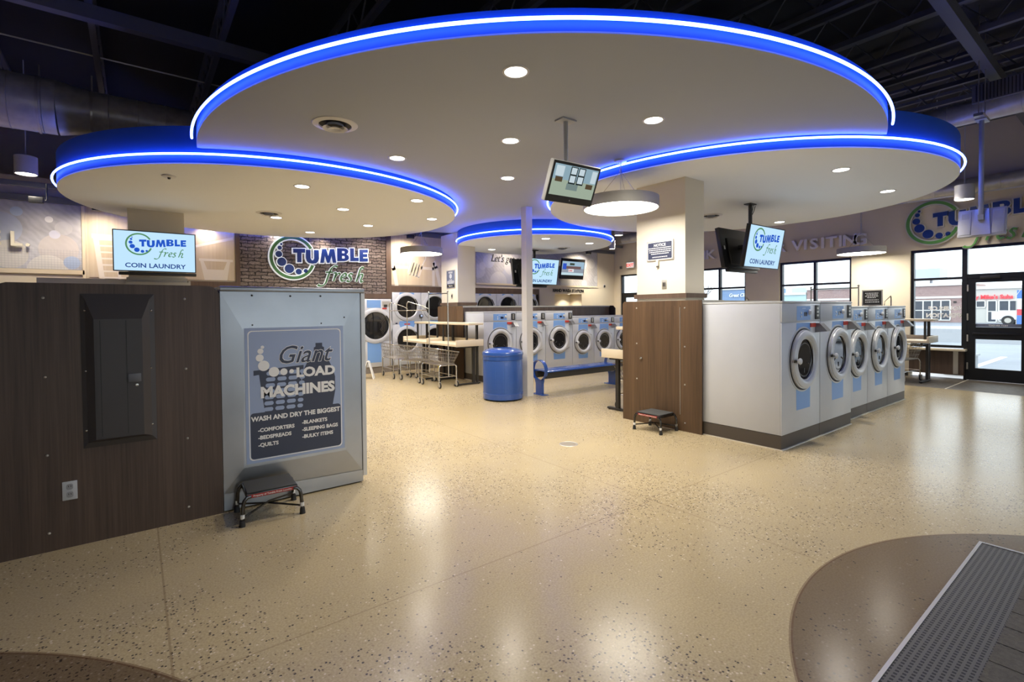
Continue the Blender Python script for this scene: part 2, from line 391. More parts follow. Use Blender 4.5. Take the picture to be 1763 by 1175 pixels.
def glazing(name, hole, wall, mulls, bars, sub=None):
    """window frame + pane; wall 'R' (x = UW) or 'F' (y = -3)."""
    a, b, c, d = hole; fw_ = .055
    def bx(g, s0, s1, z0, z1, t0, t1):
        if wall == 'R': g.box(UW+t0, UW+t1, s0, s1, z0, z1)
        else: g.box(s0, s1, -3.0-t1, -3.0-t0, z0, z1)
    fr = G()
    bx(fr, a, a+fw_, c, d, .06, .17); bx(fr, b-fw_, b, c, d, .06, .17); bx(fr, a+fw_, b-fw_, d-fw_, d, .06, .17); bx(fr, a+fw_, b-fw_, c, c+fw_, .06, .17)
    for q in mulls: bx(fr, q-.03, q+.03, c+fw_, d-fw_, .062, .168)
    for q in bars: bx(fr, a+fw_, b-fw_, q-.025, q+.025, .065, .165)
    root = struct(name, fr, ALUD, smooth=False)
    p = G(); bx(p, a+.04, b-.04, c+.04, d-.04, .112, .118); struct('pane', p, GLASS, root, smooth=False)
    return root
glazing('window_1', H_R[1], 'R', [5.36], [2.14])
glazing('window_2', H_R[2], 'R', [7.95], [2.14])
for k, h in enumerate(H_F):
    glazing('window_%d' % (k+4), h, 'F', [(h[0]+h[1])/2], [2.15] if h[2] else [1.1, 2.15])
# side light by the entrance, window_3, with the white cut-vinyl hours lettering
sd = glazing('window_3', (2.48, 3.39, .66, 2.79), 'R', [], [2.14])
def door_leaf(name, v0, v1, ztop, glasses, hinge_side, lab):
    """dark aluminium glass door in the right wall"""
    g = G(); x0, x1 = UW+.06, UW+.12; st = .13
    g.box(x0, x1, v0, v0+st, .01, ztop).box(x0, x1, v1-st, v1, .01, ztop)
    zs = sorted(glasses); prev = .01
    for a, b in zs: g.box(x0, x1, v0+st, v1-st, prev, a); prev = b
    g.box(x0, x1, v0+st, v1-st, prev, ztop)
    root = struct(name, g, ALUD, smooth=False); root['label'] = lab
    p = G()
    for a, b in zs: p.box(UW+.088, UW+.094, v0+st, v1-st, a, b)
    struct('pane', p, GLASS, root, smooth=False)
    for z in (.30, .88, 1.32, 1.92):
        struct('hinge', G().box(UW+.045, UW+.062, hinge_side-.012, hinge_side+.012, z-.07, z+.07), PLATE, root)
    return root
dr = door_leaf('door_1', 1.52, 2.45, 2.12, [(.26, .86), (1.11, 2.03)], 2.44, 'dark framed glass door beside the side light')
struct('decal_strip', G().box(UW+.086, UW+.0875, 1.65, 2.32, 1.112, 1.18), mat('blue_grey_decal', (.16, .18, .25), .5), dr)
g = G().text('NOT AN EXIT', .045, mirror=True, th=.0006, bold=.02); g.xf(Matrix.Translation((UW+.0855, 1.985, 1.13)) @ Matrix.Rotation(R90, 4, 'Z')); struct('lettering', g, WHITEL, dr)
struct('push_bar', G().box(UW+.02, UW+.06, 1.6, 2.36, .95, 1.0, .008), ALUD, dr)
struct('closer', G().box(UW+.015, UW+.06, 1.95, 2.25, 2.10, 2.16, .006), BLKMET, dr)
door_leaf('door_2', .56, 1.49, 2.12, [(.26, .86), (1.11, 2.03)], .57, 'second dark framed glass door leaf')
g = G()
for v0, v1 in ((2.45, 2.50), (1.49, 1.52), (.50, .56), (-.36, -.31)): g.box(UW+.05, UW+.17, v0, v1, 0, 2.79)
g.box(UW+.052, UW+.168, .56, 2.45, 2.12, 2.21).box(UW+.052, UW+.168, -.31, 2.45, 2.735, 2.79).box(UW+.052, UW+.168, -.31, .5, .6, .66).box(UW+.052, UW+.168, -.31, .5, 2.12, 2.17)
struct('door_frame', g, ALUD, smooth=False)
g = G().box(UW+.11, UW+.116, .5, 2.45, 2.2, 2.75).box(UW+.11, UW+.116, -.33, .52, .62, 2.75)
struct('transom_pane', g, GLASS, smooth=False)
g = G()
for k, (t, s) in enumerate((('HOURS OF', .12), ('OPERATION', .12), ('7 DAYS A WEEK', .05))[:2]):
    g.text(t, s, z=-k*.15, mirror=True, th=.0006, bold=.05)
g.xf(Matrix.Translation((UW+.105, 2.80, 1.46)) @ Matrix.Rotation(R90, 4, 'Z')); struct('lettering', g, WHITEL, sd)
struct('wall_right_lower', G().box(UW-.06, UW+.2, 2.48, 3.39, .1, .60), WALD, smooth=False)
struct('trim_1', G().box(UW-.14, UW+.06, 2.44, 3.42, .60, .645, .006), LAMT)
struct('trim_2', G().box(UW-.075, UW-.06, 2.56, 2.64, .12, .60), PLATE)
struct('baseboard_right', G().box(UW-.015, UW, 3.42, 10.6, 0, .1), BLKMET)
# exit door at the far end of the right wall
dx = door_leaf('door_3', 10.66, 11.62, 2.06, [(.26, .95), (1.13, 1.95)], 10.68, 'dark framed glass exit door in the far corner')
g = G().box(UW+.05, UW+.17, 10.62, 10.66, 0, 2.76).box(UW+.05, UW+.17, 11.62, 11.66, 0, 2.76).box(UW+.052, UW+.168, 10.66, 11.62, 2.06, 2.12).box(UW+.052, UW+.168, 10.66, 11.62, 2.71, 2.76)
struct('door_frame', g, ALUD, smooth=False)
struct('transom_pane', G().box(UW+.11, UW+.116, 10.64, 11.64, 2.1, 2.73), GLASS, smooth=False)

# structural steel overhead
for k, u in enumerate((-2.9, -1.55, -.35, .95, 2.3, 3.7, 5.1, 6.5, 7.6, 8.6, 9.5, 10.35, 11.15, 12.0, 12.8)):
    g = G().box(u-.035, u+.035, -2.9, 12.9, 5.02, 5.09).box(u-.035, u+.035, -2.9, 12.9, 5.45, 5.5)
    for j in range(26):
        y = -2.9+j*.6; g.tube([(u, y, 5.08), (u, y+.3, 5.46), (u, y+.6, 5.08)], .012, 4)
    struct('ceiling_joist', g, JOISTM, smooth=False)
for v in (1.5, 7.35): struct('ceiling_beam', G().box(-3.9, 13.7, v-.06, v+.06, 4.86, 5.02), JOISTM, smooth=False)
struct('ceiling_angle', G().box(-4, 13.7, 11.5, 11.58, 3.7, 3.78), JOISTM, smooth=False)
struct('ceiling_angle', G().box(-4, 13.7, 11.86, 11.95, 3.52, 3.62), JOISTM, smooth=False)

# ------------------------------------------------------------------ floating round soffits with blue light strips
ZM = 3.39; CM = (4.946, 5.939, 4.40)
DRUMS = {'left': (2.057, 8.993, 2.851, 3.22), 'right': (7.761, 4.366, 2.872, 3.25), 'back': (7.633, 9.110, 1.814, 3.08)}
def ring_wall(g, pts, z0, z1, th, closed, c):
    n = len(pts); vs = []
    for x, y in pts:
        d = Vector((x-c[0], y-c[1])); d.normalize()
        vs += [(x, y, z0), (x, y, z1), (x-d.x*th, y-d.y*th, z0), (x-d.x*th, y-d.y*th, z1)]
    fs = []
    for i in range(n if closed else n-1):
        j = (i+1) % n; a, b = 4*i, 4*j; fs += [(a, b, b+1, a+1), (a+2, a+3, b+3, b+2), (a+1, b+1, b+3, a+3), (a, a+2, b+2, b)]
    if not closed: fs += [(0, 1, 3, 2), (4*n-4, 4*n-2, 4*n-1, 4*n-3)]
    return g.add(vs, fs)
def inside(p, c, e=0): return math.hypot(p[0]-c[0], p[1]-c[1]) < c[2]+e
runs = []; cur = []; poly = []
N = 720
flags = []
for k in range(N):
    a = 2*PI*k/N; p = (CM[0]+CM[2]*math.cos(a), CM[1]+CM[2]*math.sin(a)); hit = None
    for n_, c in DRUMS.items():
        if inside(p, c, .012): hit = n_
    flags.append((p, hit))
st = next(k for k in range(N) if flags[k][1] and not flags[(k+1) % N][1])+1
k = 0
while k < N:
    p, h = flags[(st+k) % N]
    if h is None:
        cur.append(p); poly.append(p); k += 1
    else:
        if cur: runs.append(cur); cur = []
        j = k
        while j < N and flags[(st+j) % N][1] is not None: j += 1
        c = DRUMS[h]; p1 = poly[-1]; p2 = flags[(st+j) % N][0]
        a1 = math.atan2(p1[1]-c[1], p1[0]-c[0]); a2 = math.atan2(p2[1]-c[1], p2[0]-c[0])
        best = None
        for d in (((a2-a1) % (2*PI)), ((a2-a1) % (2*PI))-2*PI):
            mid = (c[0]+c[2]*math.cos(a1+d/2), c[1]+c[2]*math.sin(a1+d/2))
            if inside(mid, CM): best = d
        n = max(6, int(abs(best)*60))
        for q in range(1, n): poly.append((c[0]+(c[2]+.012)*math.cos(a1+best*q/n), c[1]+(c[2]+.012)*math.sin(a1+best*q/n)))
        k = j
if cur: runs.append(cur)
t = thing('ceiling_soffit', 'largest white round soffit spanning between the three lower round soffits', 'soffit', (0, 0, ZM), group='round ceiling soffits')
obj('soffit_panel', G().prism(poly, 0, .012, 'xy'), SHADED_CEIL, t, smooth=False)
for run in runs:
    obj('fascia', ring_wall(G(), run, .0125, .165, .03, False, CM), FASCIA, t)
    led = [(CM[0]+(x-CM[0])*(CM[2]+.045)/CM[2], CM[1]+(y-CM[1])*(CM[2]+.045)/CM[2], .075) for x, y in run[2:-2:2]]
    obj('led_strip', G().tube(led, .012, 6), LED, t, label='glowing blue light strip')
for nm, lab in (('left', 'lower white round soffit over the left island, wood panel below it'), ('right', 'lower white round soffit over the row of washers on the right'), ('back', 'smallest lower round soffit at the back above the middle washers')):
    cx, cy, r, z = DRUMS[nm]
    t = thing('ceiling_soffit', lab, 'soffit', (cx, cy, z), group='round ceiling soffits')
    cp = [(r*math.cos(2*PI*k/180), r*math.sin(2*PI*k/180)) for k in range(180)]
    obj('soffit_panel', G().prism([(x*.9999, y*.9999) for x, y in cp], 0, .012, 'xy'), WHITE_CEIL, t, smooth=False)
    obj('fascia', ring_wall(G(), cp, .0125, .42 if nm != 'back' else .5, .03, True, (0, 0)), FASCIA, t)
    led = [(x*(r+.045)/r, y*(r+.045)/r, .10) for x, y in cp[::2]]
    obj('led_strip', G().tube(led, .012, 6, True), LED, t, label='glowing blue light strip')

# ------------------------------------------------------------------ columns and bulkheads
struct('column_1', G().box(5.66, 6.09, 3.725, 4.50, 0, 3.25), COLUMNP, smooth=False)
struct('column_2', G().box(6.03, 6.52, 10.0, 10.77, 0, 3.385), COLUMNP, smooth=False)
struct('column_3', G().box(-.07, .68, 9.92, 10.36, 0, 3.22), COLUMNP, smooth=False)
struct('column_4', G().box(5.545, 5.685, 6.84, 6.98, 0, 3.39), POSTP, smooth=False)
def collar(name, x0, x1, y0, y1, z0, z1, m, t=.03):
    g = G().box(x0-t, x1+t, y0-t, y0, z0, z1).box(x0-t, x1+t, y1, y1+t, z0, z1).box(x0-t, x0, y0, y1, z0, z1).box(x1, x1+t, y0, y1, z0, z1)
    return struct(name, g, m, smooth=False)
collar('trim_3', 5.66, 6.09, 3.725, 4.50, 1.69, 1.75, TRIMB)
collar('trim_4', 6.03, 6.52, 10.0, 10.77, 1.675, 1.742, TRIMB)
collar('trim_5', -.07, .68, 9.92, 10.36, 2.06, 2.13, CAPM)

# island at right: service bulkhead, wood end panel with access door
t = thing('service_bulkhead', 'grey-capped service bulkhead running behind the right row of washers', 'bulkhead', (0, 0, 0))
g = G().box(5.50, 5.655, 3.45, 4.55, 0, 1.62).box(5.655, 6.1, 3.45, 3.72, 0, 1.62).box(5.655, 6.1, 4.505, 4.55, 0, 1.62).box(6.1, 10.2, 3.62, 4.55, 0, 1.62)
obj('body', g, CREAM, t, smooth=False)
g = G().box(5.50, 5.66, 3.44, 4.56, 1.62, 1.655).box(5.66, 6.09, 3.44, 3.725, 1.62, 1.655).box(5.66, 6.09, 4.5, 4.56, 1.62, 1.655).box(6.09, 10.2, 3.61, 4.56, 1.62, 1.655)
obj('cap', g, CAPM, t, smooth=False)
def bolt(g, x, z, r=.011, y=0): g.lathe([(r, 0), (r*.8, -.005), (.0001, -.008)], (x, y, z), 'y', 10)
t = thing('end_panel', 'walnut end panel with a flush access door, stool in front of it', 'panel', (5.48, 4.61, 0), R90)   # local x = -v
pl = [(0, .0), (1.225, 0), (1.225, 1.652), (.03, 1.652), (.0, 1.62)]
obj('panel_board', G().prism(pl, 0, .018), WALN, t, smooth=False)
d = obj('access_door', G().prism(rrect(.305, .925, .20, 1.585, .004, 1), -.004, -.0005), WALN, t, smooth=False)
obj('knob', G().lathe([(.014, 0), (.018, -.012), (.012, -.024), (.0001, -.026)], (.325, -.004, .878), 'y', 16), CHROME, d, label='small chrome knob')
obj('hinge', G().box(.924, .930, -.007, -.001, .205, 1.57), PLATE, t, label='long steel piano hinge')
for x, zz in ((.245, (1.56, 1.075, .592, .105)), (.992, (1.556, 1.07, .59, .105))):
    for z in zz: g = G(); bolt(g, x, z); obj('screw', g, PLATE, t)

# island in the middle
t = thing('service_bulkhead', 'brown service bulkhead behind the middle row of washers', 'bulkhead', (0, 0, 0))
g = G().box(5.87, 6.0, 9.62, 10.6, 0, 1.62).box(6.0, 10.85, 9.62, 9.96, 0, 1.62).box(6.56, 10.85, 9.96, 10.6, 0, 1.62)
obj('body', g, WALD, t, smooth=False)
g = G().box(5.87, 6.0, 9.6, 10.62, 1.62, 1.655).box(6.0, 10.85, 9.6, 9.97, 1.62, 1.655).box(6.56, 10.85, 9.97, 10.62, 1.62, 1.655)
obj('cap', g, CAPM, t, smooth=False)
t = thing('end_panel', 'walnut end panel below the middle column behind the folding tables', 'panel', (5.85, 10.65, 0), R90)
obj('panel_board', G().prism([(0, 0), (1.16, 0), (1.16, 1.60), (1.12, 1.655), (.03, 1.655), (0, 1.62)], 0, .018), WALN, t, smooth=False)
obj('access_door', G().prism(rrect(.28, .9, .20, 1.585, .004, 1), -.004, -.0005), WALN, t, smooth=False)
t = tag(obj('end_panel', G().prism([(0, 0), (1.3, 0), (1.3, 1.58), (1.22, 1.655), (.08, 1.655), (0, 1.58)], 0, .03), mat('espresso_panel', (.028, .02, .016), .4), smooth=False),
        'dark rounded end panel at the far end of the middle washers', 'panel', None, (10.9, 10.75, 0), R90)

# island at left: wood panel with breaker box, stainless giant dryer
PV = 4.38
t = thing('end_panel', 'large dark walnut end panel holding the breaker box at the left', 'panel', (0, PV, 0))
pl = [(-.76, 0), (.517, 0)]+arc(.437, 1.675, .08, 0, PI/2, 6)+[(-.64, 1.755), (-.70, 1.735), (-.76, 1.70)]
obj('panel_board', G().prism(pl, 0, .03), WALD, t, smooth=False)
for x, zz in ((-.472, (1.658, 1.143, .632, .12)), (.292, (1.655, 1.137, .619, .105))):
    for z in zz: g = G(); bolt(g, x, z, .009); obj('screw', g, PLATE, t)
t = tag(obj('service_bulkhead', G().box(-.74, .5, PV+.04, PV+2.2, 0, 1.7), WALD, smooth=False), 'dark service bulkhead directly behind the breaker panel', 'bulkhead')
t = thing('breaker_box', 'black electrical breaker box mounted on the dark walnut panel', 'breaker box', (0, PV-.001, 0))
x0, x1, z0, z1 = -.292, .110, .645, 1.687; a0, a1, b0, b1 = -.223, .037, .70, 1.515
g = G(); o_ = [(x0, -.004, z0), (x1, -.004, z0), (x1, -.004, z1), (x0, -.004, z1)]; i_ = [(a0-.045, -.012, b0-.02), (a1+.045, -.012, b0-.02), (a1+.045, -.012, z1-.035), (a0-.045, -.012, z1-.035)]
j_ = [(a0, -.045, b0), (a1, -.045, b0), (a1, -.045, b1), (a0, -.045, b1)]
bk = [(x0, 0, z0), (x1, 0, z0), (x1, 0, z1), (x0, 0, z1)]
fs = []
for L in range(3):
    for k in range(4): fs.append((4*L+k, 4*L+(k+1) % 4, 4*L+4+(k+1) % 4, 4*L+4+k))
g.add(bk+o_+i_+j_, fs+[(12, 13, 14, 15)]); obj('trim_frame', g, BRNMET, t, smooth=False)
d = obj('door', G().prism(rrect(a0+.012, a1-.012, b0+.012, b1-.004, .02), -.05, -.0455), BRNMET, t, smooth=False)
obj('seam', G().box(-.192, -.189, -.0515, -.05, b0+.02, b1-.01).box(-.053, -.050, -.0515, -.05, b0+.02, b1-.01), RUBBER, d)
obj('latch', G().box(-.046, .026, -.058, -.05, 1.075, 1.133, .004), mat('grey_latch', (.13, .13, .14), .4), d)
obj('lock', G().lathe([(.011, 0), (.009, -.005), (.0001, -.006)], (.002, -.05, 1.052), 'y', 12), CHROME, d, label='round chrome lock')
for x, z in ((-.268, 1.574), (.091, 1.571), (-.270, 1.167), (.083, 1.163), (-.275, .766), (.083, .76)):
    g = G(); bolt(g, x, z, .008, -.008); obj('screw', g, CHROME, t)
t = thing('wall_outlet', 'grey duplex outlet low on the dark walnut panel', 'outlet', (-.366, PV-.001, .38))
obj('cover_plate', G().box(-.038, .038, -.006, 0, -.062, .062, .003), mat('grey_plastic', (.55, .56, .57), .4), t)
for z in (.026, -.026): obj('socket', G().prism(rrect(-.017, .017, z-.019, z+.019, .012), -.009, -.0055), mat('socket_grey', (.34, .34, .35), .4), t)
for x, z in ((-.006, .03), (.006, .03), (-.006, -.022), (.006, -.022)): obj('slot', G().box(x-.0015, x+.0015, -.0098, -.0088, z-.005, z+.005), RUBBER, t)

# giant stainless machine beside the panel (its front looks to +u)
DU0, DU1, DV = .521, 1.622, PV
t = thing('giant_dryer', 'big stainless steel machine side with the poster on it', 'dryer', (0, 0, 0))
obj('body', G().box(DU0, DU1, DV+.012, DV+1.3, .012, 1.70), STEEL, t, smooth=False)
g = G(); A = [(DU0, .145), (DU1-.006, .112), (DU1-.006, 1.715), (DU0, 1.715)]; B = [(.66, .32), (1.47, .32), (1.47, 1.43), (.68, 1.40)]
g.add([(x, DV+.0075, z) for x, z in A]+[(x, DV-.0045, z) for x, z in B], [(0, 1, 5, 4), (1, 2, 6, 5), (2, 3, 7, 6), (3, 0, 4, 7), (4, 5, 6, 7)])
obj('side_panel', g, STEEL, t, smooth=False)
g = G().add([(DU0, DV+.002, .012), (DU1, DV+.002, .012), (DU1, DV+.002, .112), (DU0, DV+.002, .145)], [(0, 1, 2, 3)])
obj('kick_plate', g, STEEL, t, smooth=False)
obj('top_cap', G().box(DU0-.002, DU1+.034, DV-.012, DV+1.3, 1.716, 1.756, .008), STEEL, t)
obj('front_flange', G().box(DU1, DU1+.035, DV-.003, DV+1.3, .06, 1.715), mat('light_flange', (.58, .58, .57), .4, .4), t, smooth=False)
obj('front_door', G().box(DU1+.036, DU1+.06, DV+.05, DV+1.2, .3, 1.45, .01), SILVER, t)
for x, z in ((.742, 1.686), (1.028, 1.684), (1.271, 1.686), (.74, 1.45), (1.272, 1.452), (1.47, 1.50)):
    g = G(); bolt(g, x, z, .008, DV+.001); obj('screw', g, BLKMET, t)
# poster
t = thing('poster', 'blue poster reading Giant Load Machines stuck on the stainless machine', 'poster', (.68, DV-.006, .345))
PB = mat('poster_periwinkle', (.34, .42, .60), .5); PD = mat('poster_navy', (.045, .055, .09), .5); PWH = mat('poster_white', (.88, .87, .84), .5)
PW, PH = .776, 1.081
obj('sheet', G().box(0, PW, -.002, 0, 0, PH), PB, t, smooth=False)
def outline(pts, w): 
    n = len(pts); cx = sum(p[0] for p in pts)/n; cz = sum(p[1] for p in pts)/n; g = G()
    inn = [(p[0]+(w if p[0] < cx else -w), p[1]+(w if p[1] < cz else -w)) for p in pts]
    vs = [(p[0], -.0026, p[1]) for p in pts]+[(p[0], -.0026, p[1]) for p in inn]
    return g.add(vs, [(i, (i+1) % n, (i+1) % n+n, i+n) for i in range(n)])
obj('border_line', outline(rrect(.022, PW-.022, .022, PH-.022, .03), .007), PWH, t, smooth=False)
g = G().prism(rrect(.032, PW-.032, .032, .40, .025), -.0027, -.002); obj('lower_block', g, PD, t, smooth=False)
bas = [(.06, .74), (.44, .76), (.44, .72), (.42, .72), (.42, .385), (.14, .385), (.10, .705), (.06, .70)]
obj('basket_silhouette', G().prism(bas, -.0028, -.002), PD, t, smooth=False)
bot = [(.42, .39), (.675, .39)]+[(.70, .52), (.70, .64), (.685, .70), (.655, .77), (.625, .815), (.60, .84)]+[(.60, .865), (.61, .87), (.61, .90), (.595, .91), (.595, .94), (.54, .94), (.54, .91), (.525, .90), (.525, .87), (.535, .86), (.535, .83), (.47, .78), (.44, .72), (.42, .6)]
obj('bottle_silhouette', G().prism(bot[::-1], -.00285, -.002), PD, t, smooth=False)
g = G()
for r_ in range(7):
    for c_ in range(4):
        x = .13+c_*.085+r_*.004; z = .405+r_*.048; g.prism(rrect(x, x+(.07 if c_ < 3 else .045), z, z+.032, .0155), -.0033, -.0028)
obj('basket_slots', g, PB, t, smooth=False)
g = G()
for x, z, r_ in ((.128, .925, .013), (.113, .893, .022), (.107, .84, .029), (.135, .775, .042), (.21, .72, .04), (.285, .715, .028), (.345, .715, .017)): g.lathe([(.0001, -.0042), (r_, -.004), (r_, -.002)], (x, 0, z), 'y', 24)
obj('bubbles', g, PWH, t)
g = G().text('Giant', .205, .225, .785, -.0034, .0004, .026, .32, 'LEFT', .95); obj('headline_outline', g, PWH, t)
g = G().text('Giant', .205, .225, .785, -.0042, .0006, .006, .32, 'LEFT', .95); obj('headline', g, PD, t, label='navy italic word Giant')
g = G().text('LOAD', .105, .54, .665, -.0042, .0006, .048, 0, 'CENTER', 1.12).text('MACHINES', .118, .40, .52, -.0042, .0006, .05, 0, 'CENTER', 1.02)
g.text('WASH AND DRY THE BIGGEST', .052, PW/2, .335, -.0036, .0006, .04, 0, 'CENTER', .97)
for k, (a, b_) in enumerate((('-COMFORTERS', '-BLANKETS'), ('-BEDSPREADS', '-SLEEPING BAGS'), ('-QUILTS', '-BULKY ITEMS'))):
    g.text(a, .041, .085, .245-k*.06, -.0036, .0006, .04, 0, 'LEFT').text(b_, .041, .42, .262-k*.06, -.0036, .0006, .04, 0, 'LEFT')
obj('lettering', g, PWH, t)

# far left ledge below the screen
t = thing('service_bulkhead', 'taupe topped bulkhead below the left screen', 'bulkhead', (0, 0, 0))
obj('body', G().box(-1.1, -.12, 9.95, 10.8, 0, 2.01).box(.73, .74, 9.95, 10.8, 0, 2.01).box(-.12, .73, 9.89, 9.915, 0, 2.01), CREAM, t, smooth=False)
obj('cap', G().box(-1.13, -.11, 9.9, 10.85, 2.01, 2.09).box(.72, .752, 9.9, 10.85, 2.01, 2.09).box(-.11, .72, 9.85, 9.91, 2.01, 2.058), CAPM, t, smooth=False)

# ------------------------------------------------------------------ washers
def washer(label, W, H, D, base, seam, cz, R, group, cxr=.53, sw=.36):
    t = thing('washer', label, 'washer', group=group); cx = W*cxr; sx0, sx1 = cx+.012-sw*W/2, cx+.012+sw*W/2
    obj('body', G().box(.003, W-.003, .014, D, base+.004, H-.024, .006), SILVER, t)
    fp = obj('front_panel', G().box(.004, W-.004, 0, .0135, base+.004, seam-.004, .003), SILVER, t)
    cp = obj('control_panel', G().box(.004, W-.004, -.003, .0135, seam+.004, H-.025, .003), SILVER, t)
    obj('top_lid', G().box(0, W, -.008, D, H-.023, H, .005), SILVERL, t)
    obj('plinth', G().box(0.001, W-.001, .004, D-.02, .012, base), PLINTH, t, smooth=False)
    obj('caulk_line', G().box(0, W, -.012, D, 0, .0115), CAULK, t, smooth=False)
    # blue decoration
    e = .0012
    obj('blue_stripe', G().box(sx0, sx1, -.003-e, -.0031, seam+.02, H-.055), BLUEL, cp, smooth=False)
    obj('blue_stripe', G().add([(sx0, -e, seam-.012), (sx1, -e, seam-.012), (sx1+.01, -e, cz+R*.8), (sx0-.015, -e, cz+R*.8)], [(0, 1, 2, 3)]), BLUEL, fp, smooth=False)
    obj('blue_stripe', G().add([(sx0-.01, -e, cz-R*.85), (sx1+.005, -e, cz-R*.85), (sx1, -e, base+.17*seam), (sx0, -e, base+.17*seam)], [(0, 3, 2, 1)]), BLUEL, fp, smooth=False)
    ch = H-.055-seam-.02; zc = seam+.02+ch*.42
    obj('display', G().box(cx+.02, cx+.10, -.0065, -.0043, zc-.022, zc+.022), mat('display_navy', (.01, .012, .05), .2), cp, smooth=False)
    for q in (.016, -.024): obj('button', G().lathe([(.012, 0), (.012, -.004), (.0001, -.005)], (cx-.055, -.0042, zc+q), 'y', 12), WHITEL, cp)
    obj('selector_knob', G().lathe([(.03, 0), (.032, -.004), (.022, -.022), (.018, -.026), (.0001, -.027)], (sx1-.035, -.0042, zc+.02), 'y', 20), SILVERL, cp)
    obj('nameplate', G().box(cx-.035, cx+.06, -.0052, -.0043, H-.088, H-.074), mat('pale_blue_print', (.42, .56, .80), .4), cp, smooth=False)
    # coin acceptor and coin vault
    ca = obj('coin_acceptor', G().box(W*.845, W*.975, -.010, -.003, seam+.024, H-.045, .002), BLKMET, t)
    for q in (.3, .55, .8):
        obj('coin_slot', G().box(W*.885, W*.935, -.0125, -.0101, seam+.02+q*(H-.07-seam)-.012, seam+.02+q*(H-.07-seam)+.012), PLATE, ca, smooth=False)
    v0, v1 = W*.865, W*.985
    g = G().add([(v0, 0, seam-.02), (v1, 0, seam-.02), (v1, -.05, seam-.025), (v0, -.05, seam-.025), (v0, 0, seam-.13), (v1, 0, seam-.13), (v1, -.13, seam-.115), (v0, -.13, seam-.115)],
                [(0, 1, 2, 3), (4, 7, 6, 5), (3, 2, 6, 7), (0, 3, 7, 4), (1, 5, 6, 2), (0, 4, 5, 1)])
    obj('coin_vault', g, mat('vault_grey', (.27, .275, .28), .35, .5), t, smooth=False)
    obj('red_label', G().box(W*.72, W*.855, -.012, -.0005, seam-.065, seam-.017), REDL, t, smooth=False)
    # door: dark gasket outline, bezel with hinge edge at right, bowl and pull knob
    def outl(s, lip=0):
        r = R*s; p = arc(cx, cz, r, math.radians(42), math.radians(312), 48)
        p += [(cx+r*.80, cz-r*.70), (cx+r*1.0+lip, cz-r*.60), (cx+r*1.0, cz-r*.50), (cx+r*1.0, cz+r*.56), (cx+r*.86, cz+r*.60)]
        return p
    obj('door_gasket', G().prism(outl(1.10, .02), -.006, -.0005), SILVERL, t, smooth=False)
    op = outl(1.0); n_ = len(op); ip = []
    for a_, b_ in op:
        q = math.atan2(b_-cz, a_-cx); ip.append((cx+R*.68*math.cos(q), cz+R*.68*math.sin(q)))
    dg = G().add([(a_, -.03, b_) for a_, b_ in op]+[(a_, -.03, b_) for a_, b_ in ip]+[(a_, -.0125, b_) for a_, b_ in op], [(i, (i+1) % n_, (i+1) % n_+n_, i+n_) for i in range(n_)]+[(i, i+2*n_, (i+1) % n_+2*n_, (i+1) % n_) for i in range(n_)])
    d = obj('door', dg, SILVERL, t, smooth=30)
    obj('gasket_gap', G().prism(outl(1.045), -.0124, -.0062), RUBBER, d, smooth=False)
    obj('bezel_ring', G().lathe([(R*.965, -.0305), (R*.955, -.046), (R*.91, -.056), (R*.82, -.058), (R*.765, -.054), (R*.735, -.044), (R*.685, -.0145)], (cx, 0, cz), 'y', 56), SILVERL, d)
    obj('glass_bowl', G().lathe([(R*.684, -.0145), (R*.62, -.0138), (R*.30, -.0132), (.0001, -.013)], (cx, 0, cz), 'y', 48), DARKGL, d)
    obj('drum_rim', G().lathe([(R*.58, -.0142), (R*.575, -.0165), (R*.55, -.0168), (R*.54, -.0142)], (cx+.006, 0, cz-.006), 'y', 40), DRUMM, d)
    for q in range(3):
        a = PI*(1.15+.35*q); x, z = cx+R*.3*math.cos(a), cz+R*.3*math.sin(a)
        obj('drum_baffle', G().tube([(x, -.015, z), (x+R*.16*math.cos(a), -.015, z+R*.16*math.sin(a))], .006, 6), DRUMM, d)
    obj('door_latch', G().box(cx-R*1.04, cx-R*.90, -.066, -.05, cz-.016, cz+.016, .004), BLKMET, d)
    obj('pull_knob', G().lathe([(.013, -.055), (.016, -.07), (.032, -.085), (.036, -.096), (.028, -.107), (.0001, -.111)], (cx-R*.88, 0, cz), 'y', 20), SILVERL, d)
    return t
gA = 'large washers in the right row'
wA = washer('large grey washer at the near corner of the right row, full side in view', .985, 1.62, .95, .157, 1.385, .961, .336, gA)
wA.location = (5.522, 2.468, 0)
dup(wA, (6.512, 2.468, 0), 'large grey washer second in the right row, stepping forward of the smaller ones')
gB = 'smaller washers in the right row'
wB = washer('small washer next to the large ones in the right row, partly cut off by them', .868, 1.56, .95, .14, 1.342, .906, .326, gB, .525, .36)
wB.location = (7.585, 2.578, 0)
dup(wB, (8.456, 2.578, 0), 'small washer in the middle of the three smaller ones, right row')
dup(wB, (9.327, 2.578, 0), 'small washer at the far end of the right row beside the cart')
gC = 'large washers in the middle row'
wC = washer('large washer in the middle row directly above the blue trash can', .872, 1.522, .80, .14, 1.306, .832, .315, gC, .487, .42)
wC.location = (5.905, 8.75, 0)
dup(wC, (6.78, 8.75, 0), 'large washer in the middle row half hidden by the thin post')
dup(wC, (7.655, 8.75, 0), 'large washer in the middle row just right of the thin post')
gD = 'small washers in the middle row'
wD = washer('small washer in the middle row next to the last large one, behind the bench', .765, 1.385, .80, .13, 1.19, .741, .288, gD, .47, .42)
wD.location = (8.53, 8.75, 0)
dup(wD, (9.298, 8.75, 0), 'small washer in the middle row above the far end of the bench')
dup(wD, (10.066, 8.75, 0), 'small washer last in the middle row, cut off by the walnut end panel')

